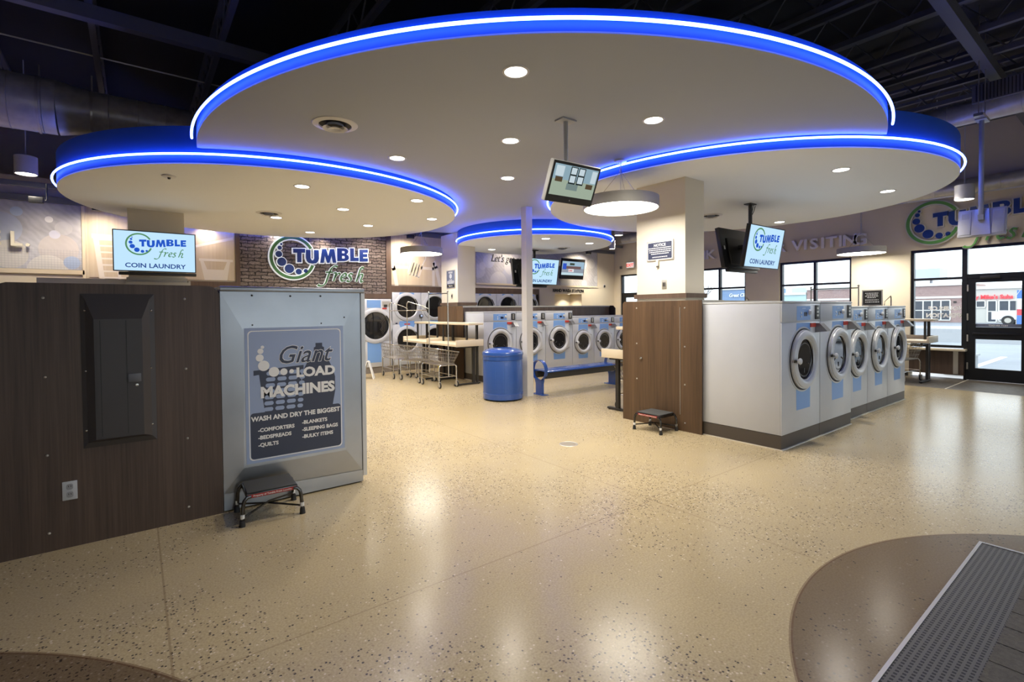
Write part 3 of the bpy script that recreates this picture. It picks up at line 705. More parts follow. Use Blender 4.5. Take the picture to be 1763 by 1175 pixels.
# ------------------------------------------------------------------ dryers on the back wall
def dryer_door(t, cx, cz, R, name='door'):
    d = obj(name, G().lathe([(R*1.30, -.002), (R*1.28, -.016), (R*1.18, -.026), (R*1.05, -.03), (R*1.0, -.022), (R*.99, -.0035)], (cx, 0, cz), 'y', 48), SILVER, t)
    obj('door_glass', G().lathe([(R*.985, -.006), (R*.93, -.004), (R*.6, -.0032), (.0001, -.003)], (cx, 0, cz), 'y', 40), DARKGL, d)
    for k in range(4): obj('drum_rib', G().lathe([(R*(.80-.13*k), -.0068), (R*(.775-.13*k), -.008), (R*(.75-.13*k), -.0068)], (cx+R*.10*k*.3, 0, cz), 'y', 32, -.9, .9), DRUMM, d)
    obj('door_hinge', G().lathe([(R*1.0, -.031), (R*1.06, -.033), (R*1.10, -.031)], (cx, 0, cz), 'y', 16, -.75, -.15), BLKMET, d)
    obj('door_pull', G().box(cx-R*1.22, cx-R*1.02, -.045, -.02, cz-.05, cz+.05, .005), SILVERL, d)
    return d
def stack_dryer(label, W=.815, H=2.04):
    t = thing('stacked_dryer', label, 'dryer', group='stacked dryers along the back wall')
    obj('body', G().box(.003, W-.003, .012, .95, .16, H-.005), SILVER, t, smooth=False)
    obj('upper_front', G().box(.004, W-.004, 0, .012, 1.21, H-.005, .003), SILVER, t); obj('lower_front', G().box(.004, W-.004, 0, .012, .36, 1.205, .003), SILVER, t)
    obj('base_panel', G().box(.004, W-.004, 0, .012, .16, .355, .003), SILVER, t); obj('toe_kick', G().box(.003, W-.003, .02, .9, 0, .158), mat('taupe_kick', (.22, .19, .16), .6), t, smooth=False)
    dryer_door(t, W/2, 1.66, .285, 'upper_door'); dryer_door(t, W/2, .80, .285, 'lower_door')
    c = obj('control_plate', G().prism([(W*.27, 1.12), (W*.73, 1.12), (W*.78, 1.23), (W*.75, 1.29), (W*.25, 1.29), (W*.22, 1.23)], -.003, -.0005), BLUEL, t, smooth=False)
    obj('red_label', G().box(W*.40, W*.6, -.005, -.0031, 1.195, 1.225), REDL, c, smooth=False)
    obj('display', G().box(W*.1, W*.17, -.004, -.0005, 1.22, 1.25), mat('display_navy'), t, smooth=False); obj('display', G().box(W*.83, W*.9, -.004, -.0005, 1.22, 1.25), mat('display_navy'), t, smooth=False)
    obj('coin_box', G().box(-.06+W, W+.03, -.05, -.001, 1.38, 1.46, .004), BLKMET, t)
    obj('coin_display', G().box(W-.04, W+.01, -.052, -.0505, 1.40, 1.445), emis('pale_display', (.6, .7, .95), .9), t, smooth=False)
    obj('blue_stripe', G().box(W*.25, W*.75, -.0015, -.0005, 1.98, H-.01), BLUEL, t, smooth=False)
    obj('screw', G().lathe([(.012, 0), (.0001, -.005)], (W*.07, 0, 1.98), 'y', 10), PLATE, t)
    return t
sA = stack_dryer('stacked dryer with two round doors right of the single dryer, behind the carts'); sA.location = (5.225, 11.9, 0)
for k, lab in ((1, 'stacked dryer left of the middle column, upper door half hidden'), (2, 'stacked dryer hidden mostly behind the middle column'), (3, 'stacked dryer top peeking over the washers just right of the middle column'),
               (4, 'stacked dryer top peeking over the washers left of the thin post'), (5, 'stacked dryer top peeking over the washers behind the thin post')):
    dup(sA, (5.225+.82*k, 11.9, 0), lab)
t = thing('single_dryer', 'single large dryer with one big round door right of the stainless machine', 'dryer', (4.34, 11.9, 0)); W, H = .865, 1.86
obj('body', G().box(.003, W-.003, .012, .95, .16, H), SILVER, t, smooth=False)
obj('upper_front', G().box(.004, W-.004, 0, .012, .80, H, .003), SILVER, t); obj('lower_front', G().box(.004, W-.004, 0, .012, .16, .795, .003), SILVER, t)
obj('toe_kick', G().box(.003, W-.003, .02, .9, 0, .158), mat('taupe_kick'), t, smooth=False)
dryer_door(t, .44, 1.19, .345)
obj('blue_panel', G().box(.22, .58, -.004, -.0005, 1.64, 1.83), BLUEL, t, smooth=False)
c = obj('coin_panel', G().box(.62, .84, -.006, -.0005, 1.68, 1.80), PLATE, t, smooth=False); obj('coin_display', G().box(.66, .74, -.03, -.0061, 1.66, 1.72), BLKMET, c)
obj('red_label', G().box(.62, .74, -.002, -.0005, 1.60, 1.64), REDL, t, smooth=False)
obj('blue_stripe', G().box(.22, .58, -.002, -.0005, .27, .79), BLUEL, t, smooth=False)

# ------------------------------------------------------------------ back wall finishes
def panel_frame(name, x0, x1, z0, z1, m, y=VB-.012, th=.011):
    return struct(name, G().box(x0, x1, y, y+th, z0, z1), m, smooth=False)
struct('trim_6', G().box(-.70, 1.719, VB-.05, VB-.001, 2.045, 2.20).box(5.216, 10.16, VB-.05, VB-.001, 2.045, 2.20).box(10.02, 10.16, VB-.05, VB-.001, 0, 2.045), TRIMB, smooth=False)
g = G().box(1.72, 1.80, VB-.05, VB-.001, 1.87, 3.9).box(5.085, 5.215, VB-.05, VB-.001, 1.99, 3.9).box(1.80, 5.215, VB-.05, VB-.001, 1.87, 1.99)
struct('trim_7', g, TRIMB, smooth=False)
cs = [(.52, .68, .27, (.40, .45, .56), .8), (.18, .72, .12, (.45, .52, .65), .6), (.62, .24, .24, (.60, .57, .52), .85), (1.25, .36, .27, (.55, .50, .47), .7), (1.10, -.02, .27, (.66, .64, .60), .8), (.15, .18, .16, (.30, .36, .52), .6), (1.42, .13, .115, (.35, .45, .64), .9),
      (.72, .98, .08, (.42, .53, .66), .8), (1.13, .88, .055, (.80, .80, .80), .9), (1.20, .62, .075, (.60, .62, .74), .8), (1.32, .74, .12, (.56, .56, .57), .5), (1.78, .45, .2, (.60, .58, .56), .7), (.0, .85, .2, (.5, .5, .55), .5)]
cs = [(x-.06, z, r, c, f) for x, z, r, c, f in cs]
t = tag(obj('wall_mural', G().box(0, 1.50, 0, .012, 0, 1.28), bubble_mat('bubble_mural', cs, (.46, .46, .50)), smooth=False), 'silver grey mural of overlapping soap bubbles at the far left', 'mural', None, (-2.25, VB-.014, 2.35))
random.seed(3); cs2 = [(random.uniform(0, 5), random.uniform(0, .8), random.uniform(.1, .34), random.choice(((.62, .61, .60), (.58, .60, .70), (.68, .67, .65), (.50, .52, .62))), .6) for _ in range(26)]
tag(obj('wall_mural', G().box(0, 5.04, 0, .012, 0, 1.30), bubble_mat('bubble_mural_wide', cs2, (.52, .51, .53), False), smooth=False), 'wide silver bubble mural above the hand wash niche', 'mural', None, (7.82, VB-.014, 2.35))
struct('trim_8', G().box(-2.3, -.72, VB-.03, VB-.001, 2.27, 2.345).box(-.745, -.70, VB-.03, VB-.001, 2.2, 3.62), LAMT, smooth=False)
struct('trim_9', G().box(7.80, 12.90, VB-.025, VB-.001, 2.30, 2.348).box(12.865, 12.90, VB-.025, VB-.001, 2.348, 3.66), LAMT, smooth=False)
# "EL." raised letters
t = thing('wall_lettering', 'beige raised letters EL. on the bubble mural at far left', 'lettering', (-2.02, VB-.016, 2.735))
for ch, x in (('E', .085), ('L', .345), ('.', .535)):
    obj('letter', G().text(ch, .34, x, 0, -.05, .05, .02, 0, 'LEFT', .95), BEIGLET, t, smooth=False)
# maple print panels
mp = thing('wall_mural', 'pale maple wall panel printed with a laundry basket behind the left screen', 'mural', (-.66, VB-.014, 2.23))
obj('panel_board', G().box(0, 2.36, 0, .012, 0, 1.32), MAPLE, mp, smooth=False)
g = G()   # large perforated basket at left and folded-cloth lines at right
def frame_poly(g, pts, y0=-.0012, y1=-.0002): g.prism(pts, y0, y1)
bx0 = .05
frame_poly(g, [(bx0, .80), (bx0+.55, .80), (bx0+.55, .72), (bx0, .72)])
for k in range(7):
    z1_ = .72-k*.118; frame_poly(g, [(bx0+.02+k*.012, z1_), (bx0+.10+k*.012, z1_), (bx0+.112+k*.012, z1_-.118), (bx0+.032+k*.012, z1_-.118)])
    frame_poly(g, [(bx0+.10+k*.012, z1_), (bx0+.55, z1_), (bx0+.55, z1_-.03), (bx0+.10+k*.012, z1_-.03)])
    frame_poly(g, [(bx0+.30+k*.012, z1_-.03), (bx0+.345+k*.012, z1_-.03), (bx0+.357+k*.012, z1_-.118), (bx0+.312+k*.012, z1_-.118)])
frame_poly(g, [(1.72, .44), (2.33, .44), (2.33, .39), (1.72, .39)]); frame_poly(g, [(1.74, .39), (1.80, .39), (1.86, .22), (1.86, .0), (1.81, .0)]); frame_poly(g, [(2.28, .39), (2.22, .39), (2.16, .22), (2.16, .0), (2.22, .0)]); frame_poly(g, [(1.86, .22), (2.16, .22), (2.16, .0), (1.86, .0)])
frame_poly(g, [(1.55, .62), (2.34, .86), (2.34, .92), (1.55, .67)]); frame_poly(g, [(1.75, .85), (1.92, 1.05), (2.02, 1.05), (1.8, .82)])
obj('print', g, PALEP, mp, smooth=False)
mp = thing('wall_mural', 'pale maple wall panel printed with a hand holding a basket rim', 'mural', (5.22, VB-.014, 2.23))
obj('panel_board', G().box(0, 2.30, 0, .012, 0, 1.45), MAPLE, mp, smooth=False)
g = G()
def band(pts, wd):
    for a, b in zip(pts[:-1], pts[1:]):
        d = Vector((b[0]-a[0], b[1]-a[1])); n = Vector((-d.y, d.x)).normalized()*wd/2; d = d.normalized()*wd*.3
        g.prism([(a[0]-d.x-n.x, a[1]-d.y-n.y), (b[0]+d.x-n.x, b[1]+d.y-n.y), (b[0]+d.x+n.x, b[1]+d.y+n.y), (a[0]-d.x+n.x, a[1]-d.y+n.y)], -.0014, -.0002)
band([(.0, .62), (.08, .40), (.15, .0)], .1); band([(.10, .46), (.46, .46)], .07); band([(.86, .46), (1.22, .46)], .07)
for k in range(4): band([(.58+k*.075, .66-k*.03), (.47+k*.085, .32-k*.025), (.53+k*.085, .27-k*.02), (.66+k*.075, .60-k*.03)], .03)
band([(.52, .86), (.50, .78), (.56, .68)], .035); band([(.70, .92), (.60, .72)], .035); band([(1.02, .90), (.98, .70), (.84, .45)], .035); band([(1.42, .0), (1.30, .5), (1.24, .62)], .1); band([(1.22, .60), (1.22, .0)], .08)
obj('print', g, PALEP, mp, smooth=False)
STONE = brick_mat('stacked_brick', (.17, .135, .122), (.28, .235, .212), (.035, .028, .026), 2.0, .5, .15, .85, 1.0, None, .085)
struct('wall_back_brick', G().box(1.80, 5.085, VB-.03, VB-.001, 1.99, 3.9), STONE, smooth=False)

# ------------------------------------------------------------------ logo (two-colour laundry sign)
def smoothpts(p, n=6):
    out = []
    for i in range(len(p)-1):
        a = p[max(i-1, 0)]; b = p[i]; c = p[i+1]; d = p[min(i+2, len(p)-1)]
        for k in range(n):
            t_ = k/n; out.append(tuple(.5*((2*b[q])+(-a[q]+c[q])*t_+(2*a[q]-5*b[q]+4*c[q]-d[q])*t_**2+(-a[q]+3*b[q]-3*c[q]+d[q])*t_**3) for q in (0, 1)))
    return out+[p[-1]]
FRESH = {'f': [[(965, 574), (938, 566), (905, 590), (880, 640), (858, 700), (838, 750), (808, 776), (775, 778), (762, 766)], [(845, 636), (912, 632)]],
         'r': [[(925, 642), (948, 640), (940, 672), (922, 727)], [(936, 690), (958, 655), (980, 642), (990, 652)]],
         'e': [[(1008, 688), (1040, 676), (1056, 655), (1042, 640), (1018, 655), (1000, 692), (1012, 722), (1046, 712)]],
         's': [[(1128, 648), (1100, 640), (1086, 660), (1104, 684), (1106, 710), (1084, 727), (1060, 716)]],
         'h': [[(1250, 576), (1226, 570), (1208, 600), (1188, 660), (1164, 728)], [(1178, 690), (1205, 650), (1230, 644), (1234, 662), (1216, 706), (1222, 728), (1246, 714)]]}
TUM = (('T', 525, 640, 545, 408), ('U', 646, 775, 553, 412), ('M', 788, 952, 536, 392), ('B', 964, 1088, 510, 374), ('L', 1104, 1194, 503, 366), ('E', 1205, 1298, 503, 372))
BUB = ((415, 373, 11), (400, 410, 20), (391, 473, 31), (417, 548, 42), (487, 614, 44), (575, 640, 29), (643, 630, 20))
def heavy(ch):
    """heavy block capitals in a unit box"""
    if ch == 'T': return [[(0, 1), (0, .70), (.32, .70), (.32, 0), (.68, 0), (.68, .70), (1, .70), (1, 1)]]
    if ch == 'L': return [[(0, 0), (1, 0), (1, .27), (.44, .27), (.44, 1), (0, 1)]]
    if ch == 'E': return [[(0, 0), (1, 0), (1, .26), (.42, .26), (.42, .38), (.92, .38), (.92, .62), (.42, .62), (.42, .74), (1, .74), (1, 1), (0, 1)]]
    if ch == 'M': return [[(.0, 0), (.22, 0), (.29, .52), (.42, 0), (.58, 0), (.71, .52), (.78, 0), (1, 0), (.88, 1), (.62, 1), (.50, .48), (.38, 1), (.12, 1)]]
    if ch == 'U': return [[(0, 1), (.36, 1), (.36, .40), (.42, .27), (.5, .24), (.58, .27), (.64, .40), (.64, 1), (1, 1), (1, .38), (.93, .18), (.78, .04), (.5, 0), (.22, .04), (.07, .18), (0, .38)]]
    o = [(0, 0), (.62, 0), (.85, .05), (.98, .17), (1, .30), (.93, .44), (.78, .52), (.90, .62), (.95, .75), (.90, .88), (.76, .97), (.58, 1), (0, 1)]
    return [o]
def logo(parent, Lw, y0, th, mb, mg, outline=None, skip=()):
    """sign artwork; x runs 0..Lw, z centred; drawn from the brick-wall sign's proportions"""
    s = Lw/1000.0
    def T(p): return ((p[0]-302)*s, (530-p[1])*s)
    def ringg(ro, ri, a0, a1, ya, yb):
        cx, cz = T((522, 502)); po = arc(cx, cz, ro*s, a0, a1, 56); pi_ = arc(cx, cz, ri*s, a0, a1, 56)
        g = G()
        for k in range(56): g.prism([po[k], po[k+1], pi_[k+1], pi_[k]], ya, yb)
        return g
    def stroke(g, pts, wdt, ya, yb):
        p = smoothpts(pts); L = []
        for i, q in enumerate(p):
            a = p[max(i-1, 0)]; b = p[min(i+1, len(p)-1)]; d = Vector((b[0]-a[0], b[1]-a[1])).normalized(); n = Vector((-d.y, d.x))
            ww = wdt*(.42+.58*abs(d.x*.62+d.y*.78)); L.append((q[0]-n.x*ww/2, q[1]-n.y*ww/2, q[0]+n.x*ww/2, q[1]+n.y*ww/2))
        for k in range(len(L)-1):
            a, b = L[k], L[k+1]; g.prism([T((a[0], a[1])), T((b[0], b[1])), T((b[2], b[3])), T((a[2], a[3]))], ya, yb)
    def cap(g, ch, x0, x1, zb, zt, ya, yb, grow=0):
        for pl_ in heavy(ch):
            sl = -.06*(x1-x0) if ch in 'TMBLE' else -.02*(x1-x0)
            pts = [T((x0+p[0]*(x1-x0), zb+p[1]*(zt-zb)+sl*(p[0]-.5))) for p in pl_]
            if grow:
                n = len(pts); out = []
                for i in range(n):
                    a = Vector(pts[i-1]); b = Vector(pts[i]); c = Vector(pts[(i+1) % n]); d1 = (b-a).normalized(); d2_ = (c-b).normalized()
                    n1 = Vector((d1.y, -d1.x)); n2 = Vector((d2_.y, -d2_.x)); m = n1+n2
                    m = m.normalized()*min(2, 1/max(.4, m.length/2)) if m.length > .1 else n1
                    out.append(tuple(b+m*grow))
                area = sum(pts[i][0]*pts[(i+1) % n][1]-pts[(i+1) % n][0]*pts[i][1] for i in range(n))
                if area < 0: out = [tuple(2*Vector(pts[i])-Vector(out[i])) for i in range(n)]
                pts = out
            g.prism(pts, ya, yb)
        return g
    yf = y0-th
    A0, A1 = math.radians(30), math.radians(340)
    if outline:
        yo = y0-th*.8
        obj('halo_backing', ringg(228, 176, A0-.03, A1+.03, yo, y0), outline, parent, smooth=False)
        for ch, *b in TUM: obj('halo_backing', cap(G(), ch, *b, yo, y0, 10*s), outline, parent, smooth=False)
        for x, z, r in BUB: c = T((x, z)); obj('halo_backing', G().cyl((c[0], yo, c[1]), (r+7)*s, y0-yo, 'y', 24), outline, parent)
        for ch, st_ in FRESH.items():
            g = G(); [stroke(g, p, 36, yo, y0) for p in st_]; obj('halo_backing', g, outline, parent, smooth=False)
    obj('ring', ringg(216, 188, A0, A1, yf, y0-th*.5 if outline else y0), mg, parent, smooth=False)
    for x, z, r in BUB: c = T((x, z)); obj('bubble', G().cyl((c[0], yf, c[1]), r*s, th*.5, 'y', 24), mb, parent)
    for ch, *b in TUM: obj('letter', cap(G(), ch, *b, yf, yf+th*.5), mb, parent, smooth=False)
    if True:   # counters of the B: thin holes shown by the backing colour
        x0, x1, zb, zt = TUM[3][1:]
        for q0, q1 in ((.20, .40), (.61, .79)):
            p = [T((x0+a*(x1-x0), zb+b_*(zt-zb))) for a, b_ in ((.40, q0), (.60, q0), (.64, (q0+q1)/2), (.60, q1), (.40, q1))]
            obj('letter_counter', G().prism(p, yf-.0006, yf-.0001), outline or parent.get('_bgm') and SCREEN or SCREEN, parent, smooth=False)
    for ch, st_ in FRESH.items():
        g = G(); [stroke(g, p, 22, yf-th*.05, yf+th*.5) for p in st_]; obj('letter', g, mg, parent, smooth=False)
t = thing('laundry_sign', 'blue and green laundry sign with bubble ring on the dark brick wall', 'sign', (2.36, VB-.032, 2.715))
logo(t, 2.24, 0, .06, SIGNB, SIGNG, SIGNW)
t = thing('laundry_sign', 'blue and green laundry sign with bubble ring above the glass door', 'sign', (UW-.002, 3.46, 3.29), R90)
logo(t, 2.12, 0, .08, SIGNB, SIGNG2, mat('taupe_backer', (.62, .60, .55), .5))
# THANK YOU FOR VISITING
t = thing('wall_lettering', 'silver raised letters spelling a thank-you high above the windows', 'lettering', (UW-.002, 0, 3.03), R90)
def letters(t, word, v0, v1, size, m, th=.06):
    n = len(word); st_ = (v0-v1)/n
    for i, ch in enumerate(word):
        obj('letter', G().text(ch, size, -(v0-st_*(i+.5)), 0, -.03, th, .022, 0, 'CENTER', 1.15), m, t, smooth=False)
letters(t, 'VISITING', 5.82, 4.24, .37, SILVLET); letters(t, 'FOR', 6.75, 6.02, .37, SILVLET); letters(t, 'YOU', 7.85, 6.98, .37, SILVLET); letters(t, 'THANK', 9.45, 8.02, .37, SILVLET)
t = tag(obj('wall_lettering', G().text('HAND WASH STATION', .145, 0, 0, -.006, .012, .02, 0, 'CENTER', .93), BLKMET, smooth=False), 'black letters reading HAND WASH STATION above the niche', 'lettering', None, (11.48, VB-.001, 2.13))
t = tag(obj('wall_lettering', G().text("Let's get ready", .31, 0, 0, -.006, .01, -.002, .3, 'LEFT', .80), mat('slate_letter', (.06, .06, .065), .5), smooth=False), "grey script letters Let's get ready on the wide bubble mural", 'lettering', None, (8.33, VB-.016, 2.99))

# ------------------------------------------------------------------ ceiling lights
def downlight(x, y, z, label, r=.085):
    t = thing('recessed_downlight', label, 'downlight', (x, y, z), group='recessed downlights in the soffits')
    obj('trim_ring', G().lathe([(r+.022, -.0005), (r+.018, -.007), (r+.002, -.008), (r, -.002), (r, -.0005)], seg=32), FIXT, t)
    obj('lens', G().disc(r, (0, 0, -.0035), flip=True), LENS, t, smooth=False)
    lamp('downlight_lamp', 'SPOT', (0, 0, -.02), P_DOWN, (1, .92, .79), t, spot_size=math.radians(140), spot_blend=.7, shadow_soft_size=.08)
    return t
for x, y, lab in ((2.368, 3.03, 'downlight in the big soffit nearest the camera'), (4.048, 3.011, 'downlight in the big soffit beside the right soffit edge, right of the hanging monitor'), (3.272, 4.29, 'downlight in the big soffit in line with the nearest one, second back'),
                  (2.537, 5.57, 'downlight in the big soffit just right of the big round diffuser'), (4.156, 5.524, 'downlight in the middle of the big soffit, left of the thin post'), (6.385, 6.87, 'downlight in the big soffit directly below the hanging monitor')):
    downlight(x, y, ZM, lab)
for x, y, lab in ((1.793, 6.92, 'downlight in the left soffit nearest its front edge'), (2.726, 8.084, 'downlight in the middle of the left soffit'), (3.417, 6.822, 'downlight in the left soffit nearest the blue strip at its right'), (4.314, 8.03, 'rightmost downlight in the left soffit'),
                  (3.632, 9.348, 'downlight in the left soffit above the brick sign right end'), (2.005, 9.445, 'downlight in the left soffit touching the small diffuser'), (2.942, 10.802, 'downlight at the back rim of the left soffit above the brick sign')):
    downlight(x, y, 3.22, lab)
for x, y, lab in ((6.969, 2.41, 'downlight in the right soffit over the first washers'), (8.826, 2.45, 'downlight in the right soffit near its outer right rim'), (10.2, 4.6, 'downlight in the right soffit behind the hanging screens')):
    downlight(x, y, 3.25, lab)
for x, y, lab in ((7.031, 8.005, 'downlight in the small back soffit just right of the thin post'), (8.378, 8.018, 'downlight in the small back soffit near its right rim'), (7.158, 10.2, 'downlight in the small back soffit left of the thin post')):
    downlight(x, y, 3.08, lab)
def diffuser(x, y, z, label, r=.20):
    t = thing('air_diffuser', label, 'air vent', (x, y, z), group='round air diffusers')
    obj('outer_flange', G().lathe([(r, -.001), (r*.97, -.008), (r*.72, -.016), (r*.70, -.001)], seg=40), FIXT, t)
    obj('dark_throat', G().disc(r*.70, (0, 0, -.0025), flip=True), mat('vent_throat', (.03, .03, .032), .8), t, smooth=False)
    obj('middle_cone', G().lathe([(r*.56, -.045), (r*.40, -.03), (r*.36, -.004)], seg=36), FIXT, t)
    obj('centre_cone', G().lathe([(r*.30, -.052), (r*.2, -.035), (.0001, -.033)], seg=28), FIXT, t)
    return t
diffuser(1.595, 4.926, ZM, 'large round air diffuser in the big soffit', .215)
diffuser(1.82, 9.099, 3.22, 'round air diffuser in the left soffit'); diffuser(8.409, 5.003, 3.25, 'round air diffuser in the right soffit behind the column'); diffuser(8.438, 8.994, 3.08, 'round air diffuser in the small back soffit')
t = thing('smoke_detector', 'white round detector on the left soffit', 'detector', (.359, 7.318, 3.22))
obj('base', G().lathe([(.075, -.0005), (.075, -.012), (.06, -.02), (.0001, -.021)]), FIXT, t); obj('sensor', G().lathe([(.018, -.021), (.014, -.04), (.0001, -.042)], seg=16), BLKMET, t)
def pendant(x, y, z, zc, label, r=.46):
    t = thing('drum_pendant', label, 'pendant light', (x, y, z), group='round drum pendants')
    obj('shade', G().lathe([(r, 0), (r, .125), (r-.02, .13), (.0001, .131)], seg=64), DRUMG, t); obj('rim', G().lathe([(r, 0), (r, -.004), (r-.012, -.004), (r-.012, .01)], seg=64), DRUMG, t)
    obj('diffuser', G().disc(r-.012, (0, 0, .004), seg=64, flip=True), PENDL, t, smooth=False)
    obj('canopy', G().lathe([(.0001, zc-z-.001), (.075, zc-z-.001), (.075, zc-z-.022), (.0001, zc-z-.024)], seg=28), FIXT, t)
    for k in range(3):
        a = 2*PI*k/3+.4; obj('cable', G().tube([(.02*math.cos(a), .02*math.sin(a), zc-z-.02), (.012*math.cos(a), .012*math.sin(a), .45), (r*.6*math.cos(a), r*.6*math.sin(a), .13)], .0025, 5), CHROME, t)
    obj('power_cord', G().tube([(0, 0, zc-z-.02), (.01, .01, .5), (0, 0, .13)], .003, 5), mat('cord_white', (.6, .6, .62), .5), t)
pendant(4.80, 4.06, 2.79, ZM, 'round drum pendant hanging right of the monitor, nearest and largest in view')
pendant(5.08, 9.96, 2.815, ZM, 'round drum pendant in front of the hand mural')
pendant(12.95, 4.08, 2.74, 5.6, 'round drum pendant below the raised letters near the windows')
def cylinder_light(x, y, z, label, zt=5.6, r=.14, h=.28, pw=None):
    t = thing('cylinder_light', label, 'ceiling light', (x, y, z), group='white cylinder lights hung from the black ceiling')
    obj('housing', G().lathe([(r-.012, .02), (r-.012, 0), (r, 0), (r, h), (r-.02, h+.01), (.0001, h+.01)], seg=36), FIXT, t); obj('lens', G().disc(r-.012, (0, 0, .012), flip=True), CYLL, t, smooth=False)
    obj('stem', G().tube([(0, 0, h), (0, 0, zt-z)], .008, 8), FIXT, t)
    lamp('cylinder_lamp', 'SPOT', (0, 0, -.01), pw or P_CYL, (1, .92, .80), t, spot_size=math.radians(110), spot_blend=.5, shadow_soft_size=.12)
cylinder_light(-1.34, 11.0, 3.79, 'white cylinder light at the far left under the dark joists', pw=90); cylinder_light(12.66, 10.8, 3.97, 'white cylinder light above the exit sign corner')
cylinder_light(12.45, 10.9, 3.52, 'low white cylinder light right of the small back soffit', r=.10); cylinder_light(12.6, 2.7, 4.0, 'white cylinder light tucked behind the right soffit rim', pw=75)
cylinder_light(12.9, 2.34, 3.62, 'white cylinder light in front of the blue and green sign', r=.15, pw=75)
cylinder_light(-1.7, -.9, 3.9, 'added unseen cylinder light by the left wall, brightening the left panel', pw=75); cylinder_light(1.3, -1.5, 3.9, 'added unseen cylinder light over the entrance, brightening the poster', pw=75)  # both added behind the camera to brighten the left panel and poster
def wall_washer(x, label, y=11.45, k=1.0):
    t = thing('wall_washer', label, 'spotlight', (x, y, 3.42), group='dark spotlights washing the back wall')
    obj('housing', G().box(-.09, .09, -.045, .045, -.05, .05, .012), BLKMET, t); obj('arm', G().tube([(.09, 0, 0), (.13, 0, .02), (.13, 0, .28)], .012, 6), BLKMET, t)
    l = lamp('wash_lamp', 'SPOT', (0, 0, -.07), P_WASH, (1, .84, .62), t, spot_size=math.radians(150), spot_blend=1, shadow_soft_size=.05); l.rotation_euler = (math.radians(28 if y < 11.5 else -8), 0, 0); l.data.energy = P_WASH*k*(1 if y < 11.5 else .4)
for x, lab, *y_ in ((-1.25, 'dark spotlight above the bubble mural at the far left', 11.15, .30), (-.48, 'dark spotlight above the left maple mural', 11.4, .55), (1.2, 'dark spotlight above the basket print behind the left screen', 11.85), (5.54, 'dark spotlight above the hand mural'), (2.5, 'dark spotlight above the left end of the brick sign', 11.868), (3.5, 'dark spotlight above the middle of the brick sign', 11.75), (4.6, 'dark spotlight above the right end of the brick sign', 11.4, .5), (8.9, 'dark spotlight over the wide bubble mural, left of the thin post', 11.4, .5), (11.92, 'dark spotlight at the right end of the wide bubble mural')): wall_washer(x, lab, *y_)

# ------------------------------------------------------------------ ducts
def ducttube(g, pts, rs, seg=28): return g.tube(pts, rs, seg)
t = thing('spiral_duct', 'large galvanised spiral duct running along the left ceiling', 'duct', (0, 9.5, 4.47))
obj('wide_section', ducttube(G(), [(-3.98, 0, 0), (-.82, 0, 0)], .37), GALV, t); obj('reducer', ducttube(G(), [(-.818, 0, 0), (-.45, 0, .02)], [.37, .30]), GALV, t); obj('narrow_section', ducttube(G(), [(-.448, 0, .02), (4.0, 0, .02)], .30), GALV, t)
for k in range(9): obj('seam', G().lathe([(.371, -.006), (.378, 0), (.371, .006)], (-3.6+.33*k, 0, 0), 'x', 28), GALV, t)
for k in range(12): obj('seam', G().lathe([(.301, -.006), (.307, 0), (.301, .006)], (-.25+.34*k, 0, .02), 'x', 28), GALV, t)
for x, r in ((-1.0, .385), (-.44, .315)): obj('hanger_strap', G().lathe([(r-.008, -.015), (r, -.015), (r, .015), (r-.008, .015)], (x, 0, 0), 'x', 28).box(x-.01, x+.01, -.01, .01, r, .56), PLATE, t)
t = thing('conduit', 'thin grey conduit above the large left duct', 'conduit', (0, 9.2, 5.2)); obj('pipe', G().tube([(-3.9, 0, .05), (0, 0, .0), (4, 0, -.03)], .012, 8), PLATE, t)
t = thing('spiral_duct', 'short galvanised duct end sticking out at the far left above the bubble mural', 'duct', (-1.75, 10.75, 3.66))
M_ = Matrix.Rotation(math.radians(-25), 4, 'Z') @ Matrix.Rotation(math.radians(18), 4, 'Y')
obj('tube_section', ducttube(G(), [(-2.0, 0, 0), (.0, 0, 0)], .18).xf(M_), GALV, t); obj('dark_opening', G().disc(.165, (.002, 0, 0), 'x').xf(M_), BLKMET, t, smooth=False)
t = thing('spiral_duct', 'galvanised spiral duct with a register at the upper right', 'duct', (10.0, 0, 4.45))
obj('tube_section', ducttube(G(), [(0, -2.9, 0), (0, 4.2, 0)], .17), GALV, t)
for k in range(16): obj('seam', G().lathe([(.171, -.005), (.177, 0), (.171, .005)], (0, -2.4+.4*k, 0), 'y', 24), GALV, t)
g = G().box(-.23, -.17, .7, 1.70, .05, .30)
rg = obj('register', g, mat('register_grey', (.22, .22, .24), .5), t, smooth=False)
for k in range(26): obj('fin', G().box(-.245, -.231, .72+.037*k, .73+.037*k, .06, .29), BLKMET, rg, smooth=False)
t = thing('spiral_duct', 'galvanised spiral duct running above the windows', 'duct', (13.5, 0, 3.97))
obj('tube_section', ducttube(G(), [(0, -2.9, 0), (0, 11.3, 0)], .16), GALV, t)
for k in range(28): obj('seam', G().lathe([(.161, -.005), (.166, 0), (.161, .005)], (0, -2.6+.5*k, 0), 'y', 20), GALV, t)
obj('ledge_rail', G().box(-.20, -.172, -2.9, 11.3, -.19, -.165), FIXT, t, smooth=False)

